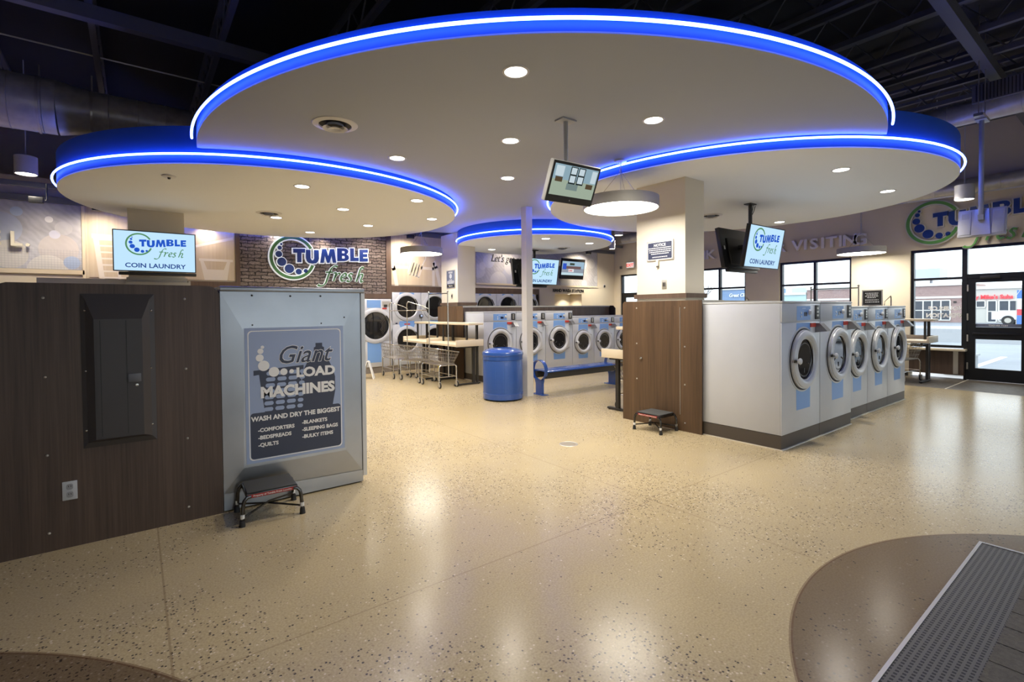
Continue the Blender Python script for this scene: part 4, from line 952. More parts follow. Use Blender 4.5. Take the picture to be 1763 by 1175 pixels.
# ------------------------------------------------------------------ screens
def screen_art(p, wd, ht, y):
    """laundry logo and COIN LAUNDRY over a sky-blue screen"""
    e = bpy.data.objects.new('logo', None); COL.objects.link(e); e.parent = p; e.location = (-wd*.37, y, ht*.14)
    logo(e, wd*.76, 0, .0006, SCRB, SCRG)
    obj('lettering', G().text('COIN LAUNDRY', ht*.16, 0, -ht*.42, y-.0006, .0006, .022, 0, 'CENTER', 1.08), SCRN, p, smooth=False)
def tv(name, label, loc, wd, ht, tilt, art=True, rz=0, th=.06, group='hanging screens'):
    t = thing(name, label, 'screen', loc, rz, group); t.rotation_euler = (tilt, 0, rz)
    obj('housing', G().box(-wd/2, wd/2, 0, th, -ht/2, ht/2, .006), BEZEL, t)
    b = .014
    g = G()
    for a in ((-wd/2, wd/2, -ht/2, -ht/2+b), (-wd/2, wd/2, ht/2-b, ht/2), (-wd/2, -wd/2+b, -ht/2+b, ht/2-b), (wd/2-b, wd/2, -ht/2+b, ht/2-b)): g.box(a[0], a[1], -.006, -.0005, a[2], a[3])
    obj('bezel', g, BEZEL, t, smooth=False)
    if art:
        s_ = obj('display', G().box(-wd/2+b, wd/2-b, -.002, -.0005, -ht/2+b, ht/2-b), SCREEN, t, smooth=False)
        screen_art(t, wd-2*b, ht-2*b, -.0024)
    else: obj('display', G().box(-wd/2+b, wd/2-b, -.002, -.0005, -ht/2+b, ht/2-b), DARKGL, t, smooth=False)
    return t
TL = math.radians(10)
tvl = tv('television', 'blue laundry-logo screen standing above the walnut panel at the left', (.28, 9.66, 2.525), 1.07, .635, math.radians(2), th=.08)
obj('soundbar', G().box(-.47, .54, .01, .08, -.375, -.325, .008), BLKMET, tvl); obj('wall_bracket', G().box(-.2, .25, .081, .24, -.2, .15), BLKMET, tvl, smooth=False)
ra = tv('television', 'blue laundry-logo screen of the hanging pair right of the column', (8.033-.02, 3.84, 2.51), 1.13, .66, TL)
def tv_back(label, loc, wd, ht, tilt):
    t = tv('television', label, loc, wd, ht, tilt, False, PI)
    t.rotation_euler = (tilt, 0, PI)
    obj('back_shell', G().box(-wd*.36, wd*.36, .061, .095, -ht*.42, ht*.25, .012), BLKMET, t); obj('soundbar', G().box(-wd*.42, wd*.42, 0, .06, -ht/2-.06, -ht/2-.008, .006), BLKMET, t)
    obj('badge', G().box(wd/2-.10, wd/2-.06, .0605, .0625, -.03, .03), WHITEL, t, smooth=False)
    return t
tv_back('black back of the screen facing away, hanging left of the logo screen at right', (8.06, 4.33, 2.52), 1.13, .66, TL)
def tv_pole(name, label, x, y, ztop, zbot, m=BLKMET, r=.03, hb=(.178, .142), hx=.12):
    t = thing(name, label, 'mount', (x, y, 0), group='ceiling poles for screens')
    obj('pole', G().tube([(0, 0, zbot), (0, 0, ztop-.002)], r, 14), m, t); obj('ceiling_plate', G().box(-.09, .09, -.06, .06, ztop-.016, ztop-.001), m, t, smooth=False)
    obj('head_bracket', G().box(-hx, hx, -hb[0], hb[1], zbot-.04, zbot+.03), m, t, smooth=False)
    return t
rp = tv_pole('screen_mount', 'black ceiling pole holding the screen pair right of the column', 8.033, 4.085, 3.25, 2.55)
for k in (0, 1): obj('cable', G().tube([(.10+.06*k, 0, 3.235), (.09+.05*k, .01, 3.15), (.04, .02, 3.02), (.034, 0, 2.8)], .007, 6), BLKMET, rp)
tv('television', 'blue laundry-logo screen of the back pair, half behind the thin post', (8.17, 9.50, 2.515), 1.17, .66, TL)
tv_back('black back of the screen at the rear, left of the thin post', (8.20, 9.99, 2.52), 1.17, .66, TL)
tv_pole('screen_mount', 'black ceiling pole holding the back screen pair behind the thin post', 8.17, 9.745, 3.08, 2.55)
t = tv('television', 'smaller screen showing a race broadcast on the wide bubble mural', (11.30, 11.55, 2.86), 1.02, .66, TL, False, group=None)
for o_ in [c for c in t.children if c.name.startswith('display')]: bpy.data.objects.remove(o_)
def epanel(n, x0, x1, z0, z1, c, s=.9, y=-.003, nm='picture_area'): return obj(nm, G().box(x0, x1, y-.0005, y+.0005, z0, z1), emis(n, c, s), t, smooth=False)
epanel('tv_sky', -.49, .49, .02, .24, (.35, .50, .62)); epanel('tv_ground', -.49, .49, -.12, .02, (.30, .34, .40)); epanel('tv_ticker', -.49, .49, -.20, -.12, (.55, .72, .78)); epanel('tv_crowd', -.30, .35, .0, .09, (.16, .10, .10), .9, -.004)
epanel('tv_banner', -.20, .04, -.10, .0, (.8, .8, .82), .9, -.0045); epanel('tv_blue', -.46, -.30, -.02, .17, (.04, .10, .55), .9, -.004); epanel('tv_tree', -.16, .05, .12, .19, (.05, .07, .05), .9, -.004)
obj('caption', G().text('CNN', .075, -.11, -.08, -.0055, .0005, .03), emis('tv_red', (.6, .02, .03), .9), t, smooth=False)
obj('lower_bezel', G().box(-.51, .51, -.008, -.0005, -.33, -.21), BEZEL, t, smooth=False); obj('wall_bracket', G().box(-.15, .15, .061, .372, -.1, .1), BLKMET, t, smooth=False)
# white-cased security monitor in the middle
t = thing('monitor', 'white-cased security monitor hanging from the big soffit showing the entrance', 'monitor', (3.36, 3.42, 2.750)); t.rotation_euler = (math.radians(24), 0, math.radians(-3)); WM, HM = .60, .385
obj('housing', G().box(-WM/2, WM/2, 0, .055, -HM/2, HM/2, .012), mat('monitor_white', (.62, .62, .60), .4), t)
obj('bezel', G().box(-WM/2+.008, WM/2-.008, -.004, -.0005, -HM/2+.006, HM/2-.006), BLKMET, t, smooth=False)
X0, X1, Z0, Z1 = -WM/2+.03, WM/2-.03, -HM/2+.07, HM/2-.03
def ep(n, x0, x1, z0, z1, c, y): obj('picture_area', G().box(X0+x0*(X1-X0), X0+x1*(X1-X0), y-.0004, y, Z0+z0*(Z1-Z0), Z0+z1*(Z1-Z0)), emis(n, c, .8), t, smooth=False)
ep('cctv_wall', 0, 1, .5, 1, (.30, .44, .52), -.0045); ep('cctv_floor', 0, 1, 0, .52, (.38, .46, .36), -.0050); ep('cctv_window', .04, .22, .62, .95, (.62, .74, .80), -.0055); ep('cctv_window', .86, .98, .55, .95, (.62, .74, .80), -.0055)
for a in (.36, .54): ep('cctv_doorframe', a, a+.16, .42, .98, (.02, .03, .03), -.0055); ep('cctv_window', a+.02, a+.14, .74, .95, (.66, .78, .84), -.006); ep('cctv_window', a+.02, a+.14, .47, .69, (.66, .78, .84), -.006)
ep('cctv_mat', .34, .60, .22, .42, (.20, .27, .26), -.0056); ep('cctv_desk', .06, .22, .44, .6, (.10, .07, .04), -.006); ep('cctv_desk', .78, .94, .34, .5, (.10, .07, .04), -.006)
obj('yoke', G().box(-.05, .05, .0555, .085, -.03, .035), BLKMET, t, smooth=False)
obj('brand_dot', G().lathe([(.008, 0), (.0001, -.002)], (0, -.004, -HM/2+.035), 'y', 12), mat('grey_dot', (.2, .2, .2), .3), t)
tv_pole('screen_mount', 'grey ceiling pole holding the security monitor', 3.36, 3.52, ZM, 2.80, mat('pole_grey', (.42, .43, .44), .4), .022, (.02, .022), .03)
t = thing('monitor', 'white perforated back of a monitor hanging before the sign at right', 'monitor', (9.42, 1.52, 2.70), PI/2); t.rotation_euler = (math.radians(14), 0, PI/2)
GW = mat('monitor_back_grey', (.50, .50, .54), .45)
obj('housing', G().box(-.25, .25, 0, .05, -.2, .2, .012), GW, t); obj('display', G().box(-.23, .23, -.003, -.0005, -.17, .18), DARKGL, t, smooth=False)
obj('bracket', G().prism([(-.10, -.19), (.10, -.19), (.07, .19), (-.07, .19)], .051, .065), PLATE, t, smooth=False)
for x0 in (-.23, .11): 
    v_ = obj('vent_panel', G().box(x0, x0+.12, .051, .058, -.17, .17, .002), mat('vent_white', (.58, .58, .62), .5), t)
    obj('vent_slots', G().box(x0+.02, x0+.1, .0581, .0595, .06, .14), GW, v_, smooth=False)
tp = tv_pole('screen_mount', 'long grey pole from the black ceiling holding the monitor at right', 9.334, 1.52, 4.12, 2.78, mat('pole_grey'), .028, (.03, .03), .03)
obj('strut_rail', G().box(-.22, .22, -.05, .05, 4.12, 4.16), PLATE, tp, smooth=False)
for x in (-.2, .2): obj('hanger_rod', G().tube([(x, 0, 4.16), (x, 0, 5.6)], .006, 6), PLATE, tp)

# ------------------------------------------------------------------ small signs
def sign(name, label, loc, rz, wd, ht, face, txt, head, hs, rows, frame=GREYSG, cat='sign', margin=.018):
    t = thing(name, label, cat, loc, rz)
    obj('backing', G().box(-wd/2, wd/2, -.012, 0, -ht/2, ht/2, .003), frame, t); obj('face', G().box(-wd/2+margin, wd/2-margin, -.0135, -.0122, -ht/2+margin, ht/2-margin), face, t, smooth=False)
    if head: obj('lettering', G().text(head, hs, 0, ht/2-margin-.02-hs*.75, -.0145, .0006, .02), txt, t, smooth=False)
    g = G(); random.seed(len(label))
    for z, w_ in rows:
        x = -w_/2
        while x < w_/2-.01:
            l = random.uniform(.012, .032); g.box(x, min(x+l, w_/2), -.0146, -.0137, z, z+.011); x += l+.007
    obj('fine_print', g, txt, t, smooth=False); return t
ns = sign('notice_sign', 'navy notice sign with white border on the cream column at right', (5.658, 4.105, 2.335), R90, .425, .27, NAVY, WHITEL, 'NOTICE', .052, [(.032, .36), (.006, .35), (-.02, .34), (-.046, .28), (-.09, .24)])
obj('border_line', outline(rrect(-.196, .196, -.119, .119, .012), .006).xf(Matrix.Translation((0, -.0115, 0))), WHITEL, ns, smooth=False)
t = thing('wall_sensor', 'small cream hook below the navy notice on the column', 'sensor', (5.658, 4.14, 2.16), R90); obj('body', G().box(-.018, .018, -.03, 0, -.03, .05, .005), mat('sensor_white', (.65, .6, .5), .5), t); obj('tip', G().box(-.012, .016, -.034, -.005, -.05, -.031, .004), BRNMET, t)
def switch(label, loc, rz):
    t = thing('light_switch', label, 'switch', loc, rz, 'metal light switches')
    obj('cover_plate', G().box(-.036, .036, -.006, 0, -.06, .06, .002), PLATE, t)
    for x in (-.012, .012): obj('toggle', G().box(x-.006, x+.006, -.014, -.006, -.028, .028, .002), BRNMET, t)
switch('metal light switch on the cream column at right', (5.658, 4.043, 1.876), R90); switch('metal light switch on the middle column under its sign', (6.028, 10.262, 1.90), R90)
t = sign('notice_sign', 'tall navy sign with a framed picture on the middle column', (6.028, 10.30, 2.30), R90, .40, .44, mat('slate_sign_face', (.10, .12, .19), .45), WHITEL, 'NOTICE', .05, [(-.02, .14), (-.05, .3), (-.075, .32), (-.10, .3)])
obj('emblem', G().lathe([(.06, -.0137), (.06, -.0147), (.0001, -.0148)], (0, 0, .075), 'y', 24), mat('sign_pale', (.45, .46, .5), .5), t); obj('black_band', G().box(-.17, .17, -.0150, -.0140, -.19, -.125), BLKMET, t, smooth=False); obj('band_text', G().text('Thank You', .04, 0, -.172, -.0158, .0005, .02), WHITEL, t, smooth=False)
t = sign('notice_sign', 'black notice sign standing on top of the farthest right washers', (9.96, 2.97, 1.70), R90, .30, .27, BLKMET, WHITEL, None, 0, [(.075, .2), (.05, .16), (.025, .2), (-.0, .14), (-.04, .2), (-.075, .2)])
obj('post', G().box(-.05, .05, -.03, .03, -.139, -.1352), BLKMET, t, smooth=False)
t = thing('exit_sign', 'lit exit sign above the far corner door', 'exit sign', (UW-.002, 11.17, 3.075), R90)
obj('housing', G().box(-.17, .17, -.07, 0, -.11, .11, .02), mat('exit_white', (.8, .78, .74), .4), t); obj('face', G().box(-.15, .15, -.073, -.0705, -.09, .09), emis('exit_face', (1, .86, .80), .8), t, smooth=False)
obj('lettering', G().text('EXIT', .15, 0, -.055, -.075, .002, .03), emis('exit_red', (1, .07, .04), 1.0), t, smooth=False)
t = thing('security_camera', 'small dark dome camera on the back wall by the exit corner', 'camera', (13.22, VB-.002, 2.37)); obj('base', G().cyl((0, -.015, 0), .05, .014, 'y'), FIXT, t); obj('dome', G().lathe([(.035, -.016), (.03, -.035), (.0001, -.045)], (0, 0, 0), 'y', 16), BLKMET, t)
t = thing('fire_strobe', 'small dark alarm device beside the exit sign', 'alarm', (UW-.002, 11.62, 3.02), R90); obj('body', G().box(-.05, .05, -.03, 0, -.05, .05, .008), mat('grey_device', (.2, .19, .18), .5), t); obj('lens', G().lathe([(.02, -.031), (.0001, -.04)], (0, 0, 0), 'y', 12), BLKMET, t)
t = thing('niche_light', 'small recessed light in the top of the wash niche', 'light', (11.75, 12.2, 2.07)); obj('trim_ring', G().lathe([(.06, -.0005), (.055, -.006), (.045, -.006), (.045, -.0005)], seg=20), FIXT, t); obj('lens', G().disc(.045, (0, 0, -.003), flip=True), LENS, t, smooth=False)
lamp('niche_lamp', 'SPOT', (0, 0, -.012), 30, (1, .90, .74), t, spot_size=math.radians(130), spot_blend=.5, shadow_soft_size=.04)
t = thing('wash_basin', 'pale wash basin counter set inside the niche', 'basin', (11.48, 12.2, .85)); obj('counter', G().box(-.61, .61, -.24, .28, .002, .05), LAMT, t, smooth=False); obj('faucet', G().tube([(0, .2, .05), (0, .2, .32), (0, .12, .37), (0, .02, .34), (0, .02, .30)], .013, 8), CHROME, t)

# ------------------------------------------------------------------ step stools
STO = mat('dark_chrome_tube', (.085, .082, .08), .22, .9); TREAD = mat('grey_rubber_tread', (.06, .06, .055), .7, bump=.3, bscale=260)
def stool(label, loc, rz, sx=.205, sy=.165):
    t = thing('step_stool', label, 'stool', loc, rz, 'low metal step stools')
    tx, ty, h = .175, .158, .225
    obj('platform', G().box(-tx, tx, -ty, ty, h-.035, h, .004), STO, t); obj('tread', G().box(-tx+.008, tx-.008, -ty+.008, ty-.008, h+.0002, h+.008, .002), TREAD, t)
    s_ = obj('red_strip', G().box(-tx+.012, tx-.012, -ty-.003, -ty-.0003, h-.031, h-.008), mat('red_tape', (.42, .03, .03), .4), t, smooth=False)
    obj('lettering', G().text('Property of Tumble Fresh Laundry', .0185, 0, h-.025, -ty-.0037, .0006, .015, 0, 'CENTER', 1.0), WHITEL, s_, smooth=False)
    for x, y in ((-1, -1), (1, -1), (1, 1), (-1, 1)):
        p = [(x*(tx-.03), y*(ty-.005), h-.02), (x*(tx-.005), y*(ty+.001), h-.022), (x*(tx+.014), y*(ty+.003), h-.045), (x*(tx+.022), y*(ty+.004), h-.08), (x*sx, y*sy, .03)]
        L = obj('leg', G().tube(p, .0135, 10), STO, t); obj('rubber_foot', G().lathe([(.0001, 0), (.022, 0), (.0205, .015), (.0175, .045), (.014, .046)], (x*sx, y*sy, 0), seg=16), RUBBER, L)
        obj('sticker', G().lathe([(.0144, .058), (.0144, .088)], (x*(sx-.002), y*sy, 0), seg=12), WHITEL, L)
    for s in (-1, 1): obj('cross_brace', G().tube([(-.198, -.160*s, .062), (0, 0, .085+.008*s), (.198, .160*s, .062)], .0075, 8), STO, t)
    return t
stool('black step stool with a red strip in front of the stainless machine', (.80, 4.168, 0), math.radians(-2.5))
stool('black step stool with a red strip in front of the walnut end panel', (5.262, 3.905, 0), R90+math.radians(1), .2, .165)

# ------------------------------------------------------------------ trash can
t = thing('trash_can', 'round blue metal trash can with domed lid left of the thin post', 'trash can', (5.10, 6.97, 0))
obj('shell', G().lathe([(.0001, .02), (.33, .02), (.345, .03), (.345, .755), (.335, .77)], seg=64), BLUEMESH, t)
obj('bottom_band', G().lathe([(.346, .028), (.352, .03), (.352, .125), (.346, .128)], seg=64), BLUEP, t); obj('top_band', G().lathe([(.346, .70), (.353, .70), (.353, .765), (.346, .772)], seg=64), BLUEP, t)
obj('lid', G().lathe([(.30, .762), (.358, .765), (.362, .78), (.362, .80), (.35, .83), (.30, .862), (.22, .885), (.17, .892), (.165, .87), (.16, .80)], seg=64), BLUEP, t)
obj('liner', G().lathe([(.158, .86), (.158, .80), (.0001, .79)], seg=40), RUBBER, t); obj('foot_ring', G().lathe([(.0001, 0), (.31, 0), (.31, .019), (.0001, .019)], seg=48), RUBBER, t)

# ------------------------------------------------------------------ bench
t = thing('bench', 'blue metal bench with ring ends in front of the middle washers', 'bench', (5.83, 6.88, 0)); BL = 1.98
g = G(); ys = [(-.20, .415), (-.195, .435), (-.17, .448), (0, .445), (.17, .448), (.195, .435), (.20, .415), (.19, .413), (.0, .43), (-.19, .413)]
obj('seat', G().prism(ys, .06, BL, 'yz'), BLUEP, t)
obj('under_beam', G().box(.06, BL-.06, -.16, -.10, .30, .414).box(.06, BL-.06, .10, .16, .30, .414), mat('dark_under_frame', (.03, .03, .028), .5), t, smooth=False)
for x in (0, BL):
    ring = [(x, .19*math.cos(2*PI*k/40), .445+.19*math.sin(2*PI*k/40)) for k in range(40)]
    g = G()
    vs = []
    for p in ring:
        for dx, rr in ((0, 1), (.075, 1), (.075, .955), (0, .955)): vs.append((x+dx, p[1]*rr, .445+(p[2]-.445)*rr))
    fs = []
    for k in range(40):
        a, b = 4*k, 4*((k+1) % 40)
        for q in range(4): fs.append((a+q, b+q, b+(q+1) % 4, a+(q+1) % 4))
    r_ = obj('ring_end', g.add(vs, fs), BLUEP, t)
    obj('leg', G().prism([(-.085, .012), (.085, .012), (.085, .20), (.11, .275), (.0, .262), (-.11, .275), (-.085, .20)], x+.012, x+.063, 'yz'), BLUEP, t, smooth=False)
    obj('foot_plate', G().box(x-.03, x+.105, -.17, .17, 0, .0115, .003), BLUEP, t)

# ------------------------------------------------------------------ folding tables
def folding_table(label, loc, rz, L, Dp, lo=0.0):
    """local: long side along x (0..L), front at y=0, wall side at y=Dp; shelf above the wall side"""
    t = thing('folding_table', label, 'folding table', loc, rz, 'almond folding tables with an upper shelf')
    pr = [(0, .83), (.0, .90), (.03, .915), (.12, .875), (Dp-.02, .875), (Dp-.02, .94), (Dp, .94), (Dp, .83)]   # y,z
    obj('table_top', G().prism([(y, z) for y, z in [(0, .815), (.0, .855), (.012, .865), (.10, .872), (Dp, .872), (Dp, .815)]], .04, L-.04, 'yz'), LAMT, t, smooth=20)
    for a, b in ((0, .039), (L-.039, L)): obj('end_lip', G().box(a, b, 0, Dp, .81, .945, .006), LAMT, t)
    obj('back_lip', G().box(.04, L-.04, Dp-.03, Dp-.001, .8725, .945, .004), LAMT, t)
    obj('upper_shelf', G().box(0, L, Dp-.36, Dp, 1.245, 1.29, .006), LAMT, t)
    for x in (.10, L-.16):
        obj('leg', G().box(x, x+.05, Dp-.20-lo, Dp-.14-lo, .041, .809), BLKMET, t, smooth=False); obj('leg', G().box(x, x+.05, Dp-.10, Dp-.06, .041, 1.244), BLKMET, t, smooth=False)
        f = obj('foot', G().box(x-.005, x+.055, .02, Dp-.02, .012, .04, .004), BLKMET, t)
        for y in (.04, Dp-.05): obj('leveller', G().cyl((x+.025, y, 0), .014, .0119, 'z', 12), RUBBER, f)
        obj('support_arm', G().box(x+.005, x+.045, .06, Dp-.05, .775, .8085), BLKMET, t, smooth=False)
        obj('shelf_post', G().box(x, x+.04, Dp-.34, Dp-.31, .946 if x > L else .873, 1.244), BLKMET, t, smooth=False)
    return t
fa = folding_table('almond folding table nearer the washers at the end of the middle island', (5.14, 9.845, 0), R90, 1.245, .66)
dup(fa, (5.14, 11.10, 0), 'almond folding table farther back at the end of the middle island')
folding_table('almond folding table end sticking out left of the walnut end panel', (6.95, 5.225, 0), PI, 1.245, .655, .27)
dup(fa, (12.50, 4.02, 0), 'almond folding table under the window beside the right washers', R90)

# ------------------------------------------------------------------ laundry carts
def cart(label, loc, rz, rail='bar'):
    """local x along the length; basket rim slopes down towards +y"""
    t = thing('laundry_cart', label, 'laundry cart', loc, rz, 'wire laundry carts on casters')
    lx, ly = .37, .20
    for x in (-lx, lx):
        pts = [(x, -ly, .12)]+[(x, -ly+.05*(1-math.cos(a)), .40+.05*math.sin(a)) for a in (0, .5, 1.0, PI/2)]+[(x, ly-.05*(1-math.cos(a)), .40+.05*math.sin(a)) for a in (PI/2, 1.0, .5, 0)]+[(x, ly, .12)]
        obj('leg_frame', G().tube(pts, .0125, 8), CHROME, t)
    for y in (-ly, ly): obj('side_rail', G().tube([(-lx, y, .22), (lx, y, .22)], .009, 8), CHROME, t); obj('top_rail', G().tube([(-lx, y+(.04 if y < 0 else -.04), .452), (lx, y+(.04 if y < 0 else -.04), .452)], .009, 8), CHROME, t)
    for x in (-lx, lx): obj('cross_rail', G().tube([(x, -ly, .22), (x, ly, .22)], .009, 8), CHROME, t)
    for x in (-lx, lx):
        for y in (-ly, ly):
            c = obj('caster', G().box(x-.012, x+.05, y-.022, y-.016, .055, .125).box(x-.012, x+.05, y+.016, y+.022, .055, .125).box(x-.016, x+.03, y-.022, y+.022, .118, .126), PLATE, t, smooth=False)
            obj('wheel', G().lathe([(.02, -.014), (.048, -.014), (.06, -.009), (.0625, 0), (.06, .009), (.048, .014), (.02, .014)], (x+.022, y, .0625), 'y', 24), RUBBER, c)
            obj('hub', G().lathe([(.0001, -.0155), (.042, -.0152), (.042, .0152), (.0001, .0155)], (x+.022, y, .0625), 'y', 20), mat('grey_hub', (.45, .44, .42), .5), c)
    # basket: rounded-rectangle loops, rim higher at -y
    def loop(k, n=36):
        u = k; hx, hy = .33+.11*u, .20+.075*u; out = []
        for px, py in rrect(-hx, hx, -hy, hy, .10, 4):
            zt = .80-.10*(py/hy+1)/2*1.0
            out.append((px, py, .465+(zt-.465)*u))
        return out
    N_ = len(loop(1)); top = loop(1)
    obj('basket_rim', G().tube(top, .0085, 8, True), CHROME, t)
    g = G()
    for u in (.0, .25, .5, .75): g.tube(loop(u), .0036, 5, True)
    def at(u, f):
        L = loop(u); i = f*N_; a = L[int(i) % N_]; b = L[(int(i)+1) % N_]; q = i-int(i); return tuple(a[j]*(1-q)+b[j]*q for j in range(3))
    per = [0]; L1 = loop(1)
    for i in range(N_): per.append(per[-1]+(Vector(L1[(i+1) % N_])-Vector(L1[i])).length)
    M2 = 40
    for k in range(M2):
        d_ = per[-1]*k/M2; i = max(j for j in range(N_) if per[j] <= d_); f = (i+(d_-per[i])/(per[i+1]-per[i]))/N_
        g.tube([at(0, f), at(1, f)], .0032, 5)
    for k in range(9): y = -.19+.0475*k; g.tube([(-.325, y, .466), (.325, y, .466)], .003, 5)
    for k in range(13): x = -.31+.0517*k; g.tube([(x, -.195, .463), (x, .195, .463)], .003, 5)
    obj('basket', g, ZINC, t)
    if rail == 'bar':
        for x in (-.40, .40): obj('rail_post', G().tube([(x, 0, .225), (x, 0, 1.93)], .0115, 8), CHROME, t); obj('post_cap', G().lathe([(.016, 1.925), (.018, 1.945), (.0001, 1.96)], (x, 0, 0), seg=12), CHROME, t)
        obj('hanging_bar', G().tube([(-.40, 0, 1.90), (.40, 0, 1.90)], .0095, 8), STO, t)
    elif rail == 'hook':
        obj('rail_post', G().tube([(-.40, 0, .225), (-.40, 0, 1.72), (-.37, .02, 1.765)], .0115, 8), CHROME, t)
        obj('hanger_loop', G().tube([(-.37, .02, 1.765), (-.1, .24, 1.66), (.02, .30, 1.60), (-.02, .29, 1.565), (-.36, .02, 1.565), (-.40, 0, 1.565)], .0095, 8), CHROME, t)
    obj('tag', G().lathe([(.0135, .25), (.0135, .40)], (-lx, ly, 0), seg=10), mat('yellow_tag', (.70, .55, .05), .5), t) if rail == 'bar' else None
    return t
ca = cart('wire laundry cart with a hanging bar in front of the almond tables, nearest', (4.985, 9.06, 0), PI/2+math.radians(180))
cb = cart('wire laundry cart in front of the stacked dryer, farthest left with its hook post', (4.90, 10.98, 0), PI/2+math.radians(176), 'hook')
dup(cb, (4.97, 10.02, 0), 'middle wire laundry cart with a hook post, behind the nearest one', PI/2+math.radians(186))
cn = cart('wire laundry cart pushed under the table behind the walnut end panel', (6.335, 4.95, 0), math.radians(2), None)
cx_ = dup(cb, (12.66, 3.28, 0), 'wire laundry cart with a hook post under the window table', math.radians(-8))
# garment bars of carts parked behind the right row
cy_ = dup(ca, (10.55, 3.76, 0), 'wire laundry cart behind the right row, only its hanging bar showing', PI/2)
dup(cb, (9.25, 5.0, 0), 'wire laundry cart behind the right row with only its hook showing above the washers', math.radians(178))
t = thing('floor_sign', 'white folding floor sign standing before the single dryer', 'floor sign', (4.25, 11.06, 0), math.radians(60))
for s in (-1, 1): obj('leaf', G().add([(-.13, s*.12, 0), (.13, s*.12, 0), (.08, s*.01, .40), (-.08, s*.01, .40), (-.13, s*.135, 0), (.13, s*.135, 0), (.08, s*.025, .40), (-.08, s*.025, .40)], [(0, 1, 2, 3), (7, 6, 5, 4), (0, 4, 5, 1), (1, 5, 6, 2), (2, 6, 7, 3), (3, 7, 4, 0)]), WHITEL, t, smooth=False)
obj('hinge', G().tube([(-.08, 0, .40), (.08, 0, .40)], .014, 8), WHITEL, t)

# ------------------------------------------------------------------ entrance mat and floor drain
t = thing('entrance_mat', 'black recessed entrance mat grid with tile inserts at lower right', 'mat', (0, 0, 0))
MX0, MX1, MY1, MY0 = 2.0, 4.35, .69, -1.7
def matgrid():
    m = mat('rubber_grid', (.02, .02, .02), .55); nt = m.node_tree; b = nt.nodes['Principled BSDF']
    tc = nd(nt, 'ShaderNodeTexCoord'); sx = nd(nt, 'ShaderNodeSeparateXYZ'); nt.links.new(tc.outputs['Object'], sx.inputs[0])
    fx = math_(nt, 'FRACT', math_(nt, 'MULTIPLY', sx.outputs[0], 40.0)); fy = math_(nt, 'FRACT', math_(nt, 'MULTIPLY', sx.outputs[1], 40.0))
    ax = math_(nt, 'ABSOLUTE', math_(nt, 'SUBTRACT', fx, .5)); ay = math_(nt, 'ABSOLUTE', math_(nt, 'SUBTRACT', fy, .5))
    hole = math_(nt, 'LESS_THAN', math_(nt, 'MAXIMUM', ax, ay), .27)
    nt.links.new(mixc(nt, hole, (.105, .10, .09), (.006, .006, .006)), b.inputs['Base Color'])
    bp = nd(nt, 'ShaderNodeBump', i_Strength=1.0, i_Distance=.01, invert=True); nt.links.new(hole, bp.inputs['Height']); nt.links.new(bp.outputs[0], b.inputs['Normal']); return m
obj('grid', G().box(MX0, MX1, MY0, MY1, .0015, .006), matgrid(), t, smooth=False)
obj('edge_frame', G().box(MX0-.02, MX1+.02, MY1, MY1+.016, .0005, .009).box(MX1, MX1+.02, MY0, MY1, .0005, .009).box(MX0-.02, MX0, MY0, MY1, .0005, .009), mat('aluminium_edge', (.48, .46, .43), .4, .6), t, smooth=False)
CARP = mat('charcoal_insert', (.11, .10, .085), .9, bump=.5, bscale=300, var=.2, vscale=60)
for r_, y1 in enumerate((.44, .235, .03, -.175, -.38, -.585)):
    for k in range(12):
        x1 = MX1-.13-.005-k*.186-(.0 if r_ % 2 == 0 else .09)
        if x1-.175 < MX0: continue
        obj('insert', G().box(x1-.175, x1, y1-.125, y1, .0062, .0085), CARP, t, smooth=False)
t = thing('floor_drain', 'round floor drain cover flush in the concrete', 'drain', (3.944, 4.121, 0)); obj('cover', G().lathe([(.0001, .0025), (.085, .0025), (.095, .0005)]), mat('drain_grey', (.30, .26, .19), .45, .2), t); obj('ring', G().lathe([(.095, .0004), (.098, .003), (.105, .003), (.108, .0004)]), PLATE, t)

# ------------------------------------------------------------------ the street outside
g = G().box(13.96, 180, -60, 90, -.12, -.02).box(-40, 13.96, -60, -3.22, -.12, -.02)
struct('ground', g, mat('asphalt_frosted', (.24, .26, .30), .7, var=.12, vscale=.4), smooth=False)
struct('sidewalk', G().box(13.98, 15.6, -20, 40, -.02, .0), mat('concrete_walk', (.55, .55, .55), .8), smooth=False)
struct('road', G().box(28, 44, -60, 90, -.02, -.015), mat('asphalt_dark', (.17, .18, .20), .7), smooth=False)
for k in range(8): struct('parking_stripe', G().box(17, 21, -8+k*2.7, -7.85+k*2.7, -.0195, -.012), WHITEL, smooth=False)
struct('kerb', G().box(44, 44.4, -60, 90, -.015, .15), mat('snow_kerb', (.75, .77, .80), .8), smooth=False)
FBR = brick_mat('facade_brick', (.33, .20, .19), (.42, .27, .25), (.5, .46, .43), 4.0, .5, .25, .85, .2, 1, 0)
TRW = mat('storefront_white', (.72, .71, .68), .6); SHOPG = mat('shop_glass', (.05, .06, .08), .15); CRS = mat('facade_cream', (.58, .56, .52), .8)
def shop(name, label, v0, v1, h, m, x=62):
    t = thing(name, label, 'building', (x, 0, 0)); obj('wall', G().box(0, 10, v0, v1, -.02, h), m, t, smooth=False); obj('cornice', G().box(-.15, 0, v0, v1, h-.28, h), TRW, t, smooth=False); return t
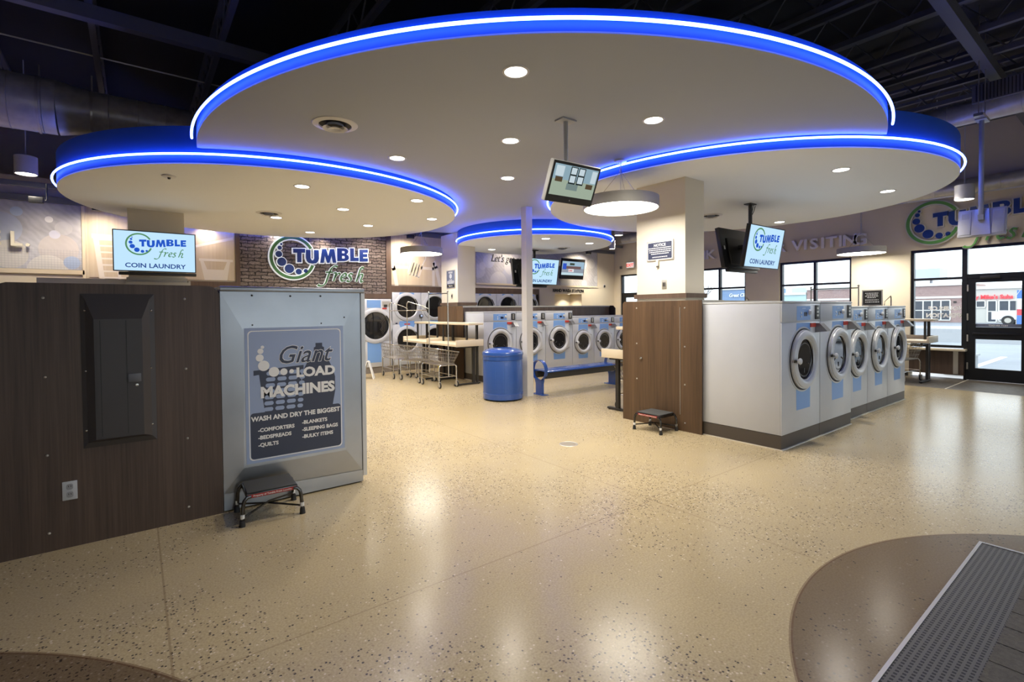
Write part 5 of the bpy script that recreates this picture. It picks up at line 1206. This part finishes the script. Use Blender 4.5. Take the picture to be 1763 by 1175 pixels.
def shopwin(t, v0, v1, z0, z1, nv, nz):
    f = G().box(-.09, 0, v0, v1, z0-.1, z0).box(-.09, 0, v0, v1, z1, z1+.1)
    for k in range(nv+1): v = v0+(v1-v0)*k/nv; f.box(-.09, 0, v-.05, v+.05, z0, z1)
    for k in range(1, nz): z = z0+(z1-z0)*k/nz; f.box(-.085, -.001, v0, v1, z-.04, z+.04)
    o = obj('window', f, TRW, t, smooth=False); obj('pane', G().box(-.03, -.002, v0, v1, z0, z1), SHOPG, o, smooth=False)
t = shop('brick_shop', 'red brick shop across the street behind the side light', 11.3, 24.9, 3.8, FBR); shopwin(t, 12.2, 15.6, .25, 2.05, 5, 2); shopwin(t, 17, 20, .25, 2.05, 4, 2); obj('stone_band', G().box(-.08, 0, 11.3, 24.9, 2.3, 2.5), TRW, t, smooth=False)
obj('rooftop_unit', G().box(1, 4, 13.2, 15.2, 4.3, 5.3).box(2, 2.2, 14, 14.2, 3.8, 4.3), mat('rooftop_grey', (.50, .55, .62), .6), t, smooth=False); obj('wall_lamp', G().box(-.15, 0, 11.75, 11.95, 1.85, 2.0), BLKMET, t, smooth=False)
t = shop('cream_shop', 'pale sandwich shop across the street with red letters, behind the glass door', -2, 11.2, 3.35, CRS)
obj('lettering', G().text("Jersey Mike's Subs", .50, 0, 0, -.04, .08, .03, 0, 'CENTER', .92).xf(Matrix.Translation((-.05, 9.62, 2.18)) @ Matrix.Rotation(R90, 4, 'Z')), mat('red_channel_letter', (.75, .05, .07), .4, emit=(.9, .05, .06), es=.5), t, smooth=False)
shopwin(t, 9.75, 11.0, 1.45, 1.95, 2, 1); shopwin(t, 9.0, 9.6, .1, 1.95, 1, 2); shopwin(t, 6.2, 8.85, .2, 1.95, 4, 2); shopwin(t, 2, 5, .2, 1.95, 4, 2)
t = shop('teal_shop', 'pale teal shop across the street behind the middle window', 24.95, 31.5, 3.3, mat('teal_siding', (.45, .60, .60), .7)); shopwin(t, 26, 30, .3, 2.1, 5, 2); obj('rooftop_unit', G().box(1, 3, 25.2, 27, 3.3, 3.9), mat('rooftop_grey'), t, smooth=False)
t = shop('blue_shop', 'blue shop across the street with white script, behind the left window', 31.6, 35.3, 4.2, mat('blue_siding', (.20, .30, .48), .6)); shopwin(t, 32, 35, .3, 2.1, 4, 2)
obj('lettering', G().text('Great Clips', .62, 0, 0, -.04, .06, .02, .25, 'CENTER', .9).xf(Matrix.Translation((-.05, 33.0, 3.0)) @ Matrix.Rotation(R90, 4, 'Z')), WHITEL, t, smooth=False)
def bare_tree(x, y, h, label):
    t = thing('bare_tree', label, 'tree', (x, y, -.02)); random.seed(int(x*7+y)); obj('trunk', G().tube([(0, 0, 0), (0, 0, h*.35)], [.16, .11], 8), mat('bark_grey', (.32, .29, .28), .8), t)
    g = G()
    def br(p, d, l, r, n):
        q = p+d*l; g.tube([p, q], [r, r*.6], 5, caps=False)
        if n: 
            for k in range(4): br(p+d*l*random.uniform(.5, 1), (d+Vector((random.uniform(-.7, .7), random.uniform(-.7, .7), random.uniform(-.1, .5)))).normalized(), l*.68, r*.55, n-1)
    for k in range(5): br(Vector((0, 0, h*.33)), Vector((random.uniform(-.6, .6), random.uniform(-.6, .6), 1)).normalized(), h*.26, .08, 3)
    obj('crown', g, mat('twig_grey', (.40, .37, .37), .8), t)
bare_tree(60, 37.2, 6.0, 'bare grey tree across the street behind the left window')
bare_tree(66, 42, 7.0, 'bare grey tree farther along the street, seen by the far corner')
t = thing('pickup_truck', 'white pickup truck parked in front of the sandwich shop', 'truck', (56, 5.7, -.02), R90)
PT = mat('white_car_paint', (.70, .70, .72), .25, coat=.5)
obj('body', G().prism([(-2.6, .45), (2.6, .45), (2.65, .85), (2.5, 1.05), (1.2, 1.08), (.75, 1.62), (-.55, 1.66), (-.72, 1.1), (-2.6, 1.1)], -.9, .9), PT, t, smooth=False)
for s in (-1, 1): obj('side_window', G().prism([(.98, 1.12), (.66, 1.54), (-.48, 1.56), (-.60, 1.12)], s*.905-.004, s*.905+.004), SHOPG, t, smooth=False)
for x in (-1.65, 1.65):
    for y in (-.82, .82): wv_ = obj('wheel', G().cyl((x, y-.11, .38), .38, .22, 'y', 28), RUBBER, t); obj('hub_cap', G().cyl((x, y-.115, .38), .2, .23, 'y', 20), PLATE, wv_)
t = thing('feather_flag', 'blue, white and red feather flag before the sandwich shop', 'flag', (46, 5.75, 0), R90+.2)
obj('pole', G().tube([(0, 0, 0), (0, 0, 2.2), (.2, 0, 2.6)], .02, 6), PLATE, t)
for k, (c_, a, b) in enumerate((('flag_blue', .3, .9), ('flag_red', .9, 1.3), ('flag_white', 1.3, 2.0), ('flag_blue', 2.0, 2.55))):
    obj('flag_band', G().box(.03, .55-.06*k, -.006, .006, a, b-.002), mat(c_, {'flag_blue': (.10, .22, .60), 'flag_red': (.62, .08, .10), 'flag_white': (.75, .75, .78)}[c_], .7), t, smooth=False)
t = thing('concrete_block', 'grey concrete block beside the walk outside the side light', 'block', (14.9, 2.75, 0)); obj('block', G().box(-.3, .3, -.25, .25, .0, .42, .02), mat('block_grey', (.30, .32, .34), .7), t); obj('cap', G().box(-.33, .33, -.28, .28, .421, .47, .01), mat('block_cap', (.42, .44, .46), .7), t)
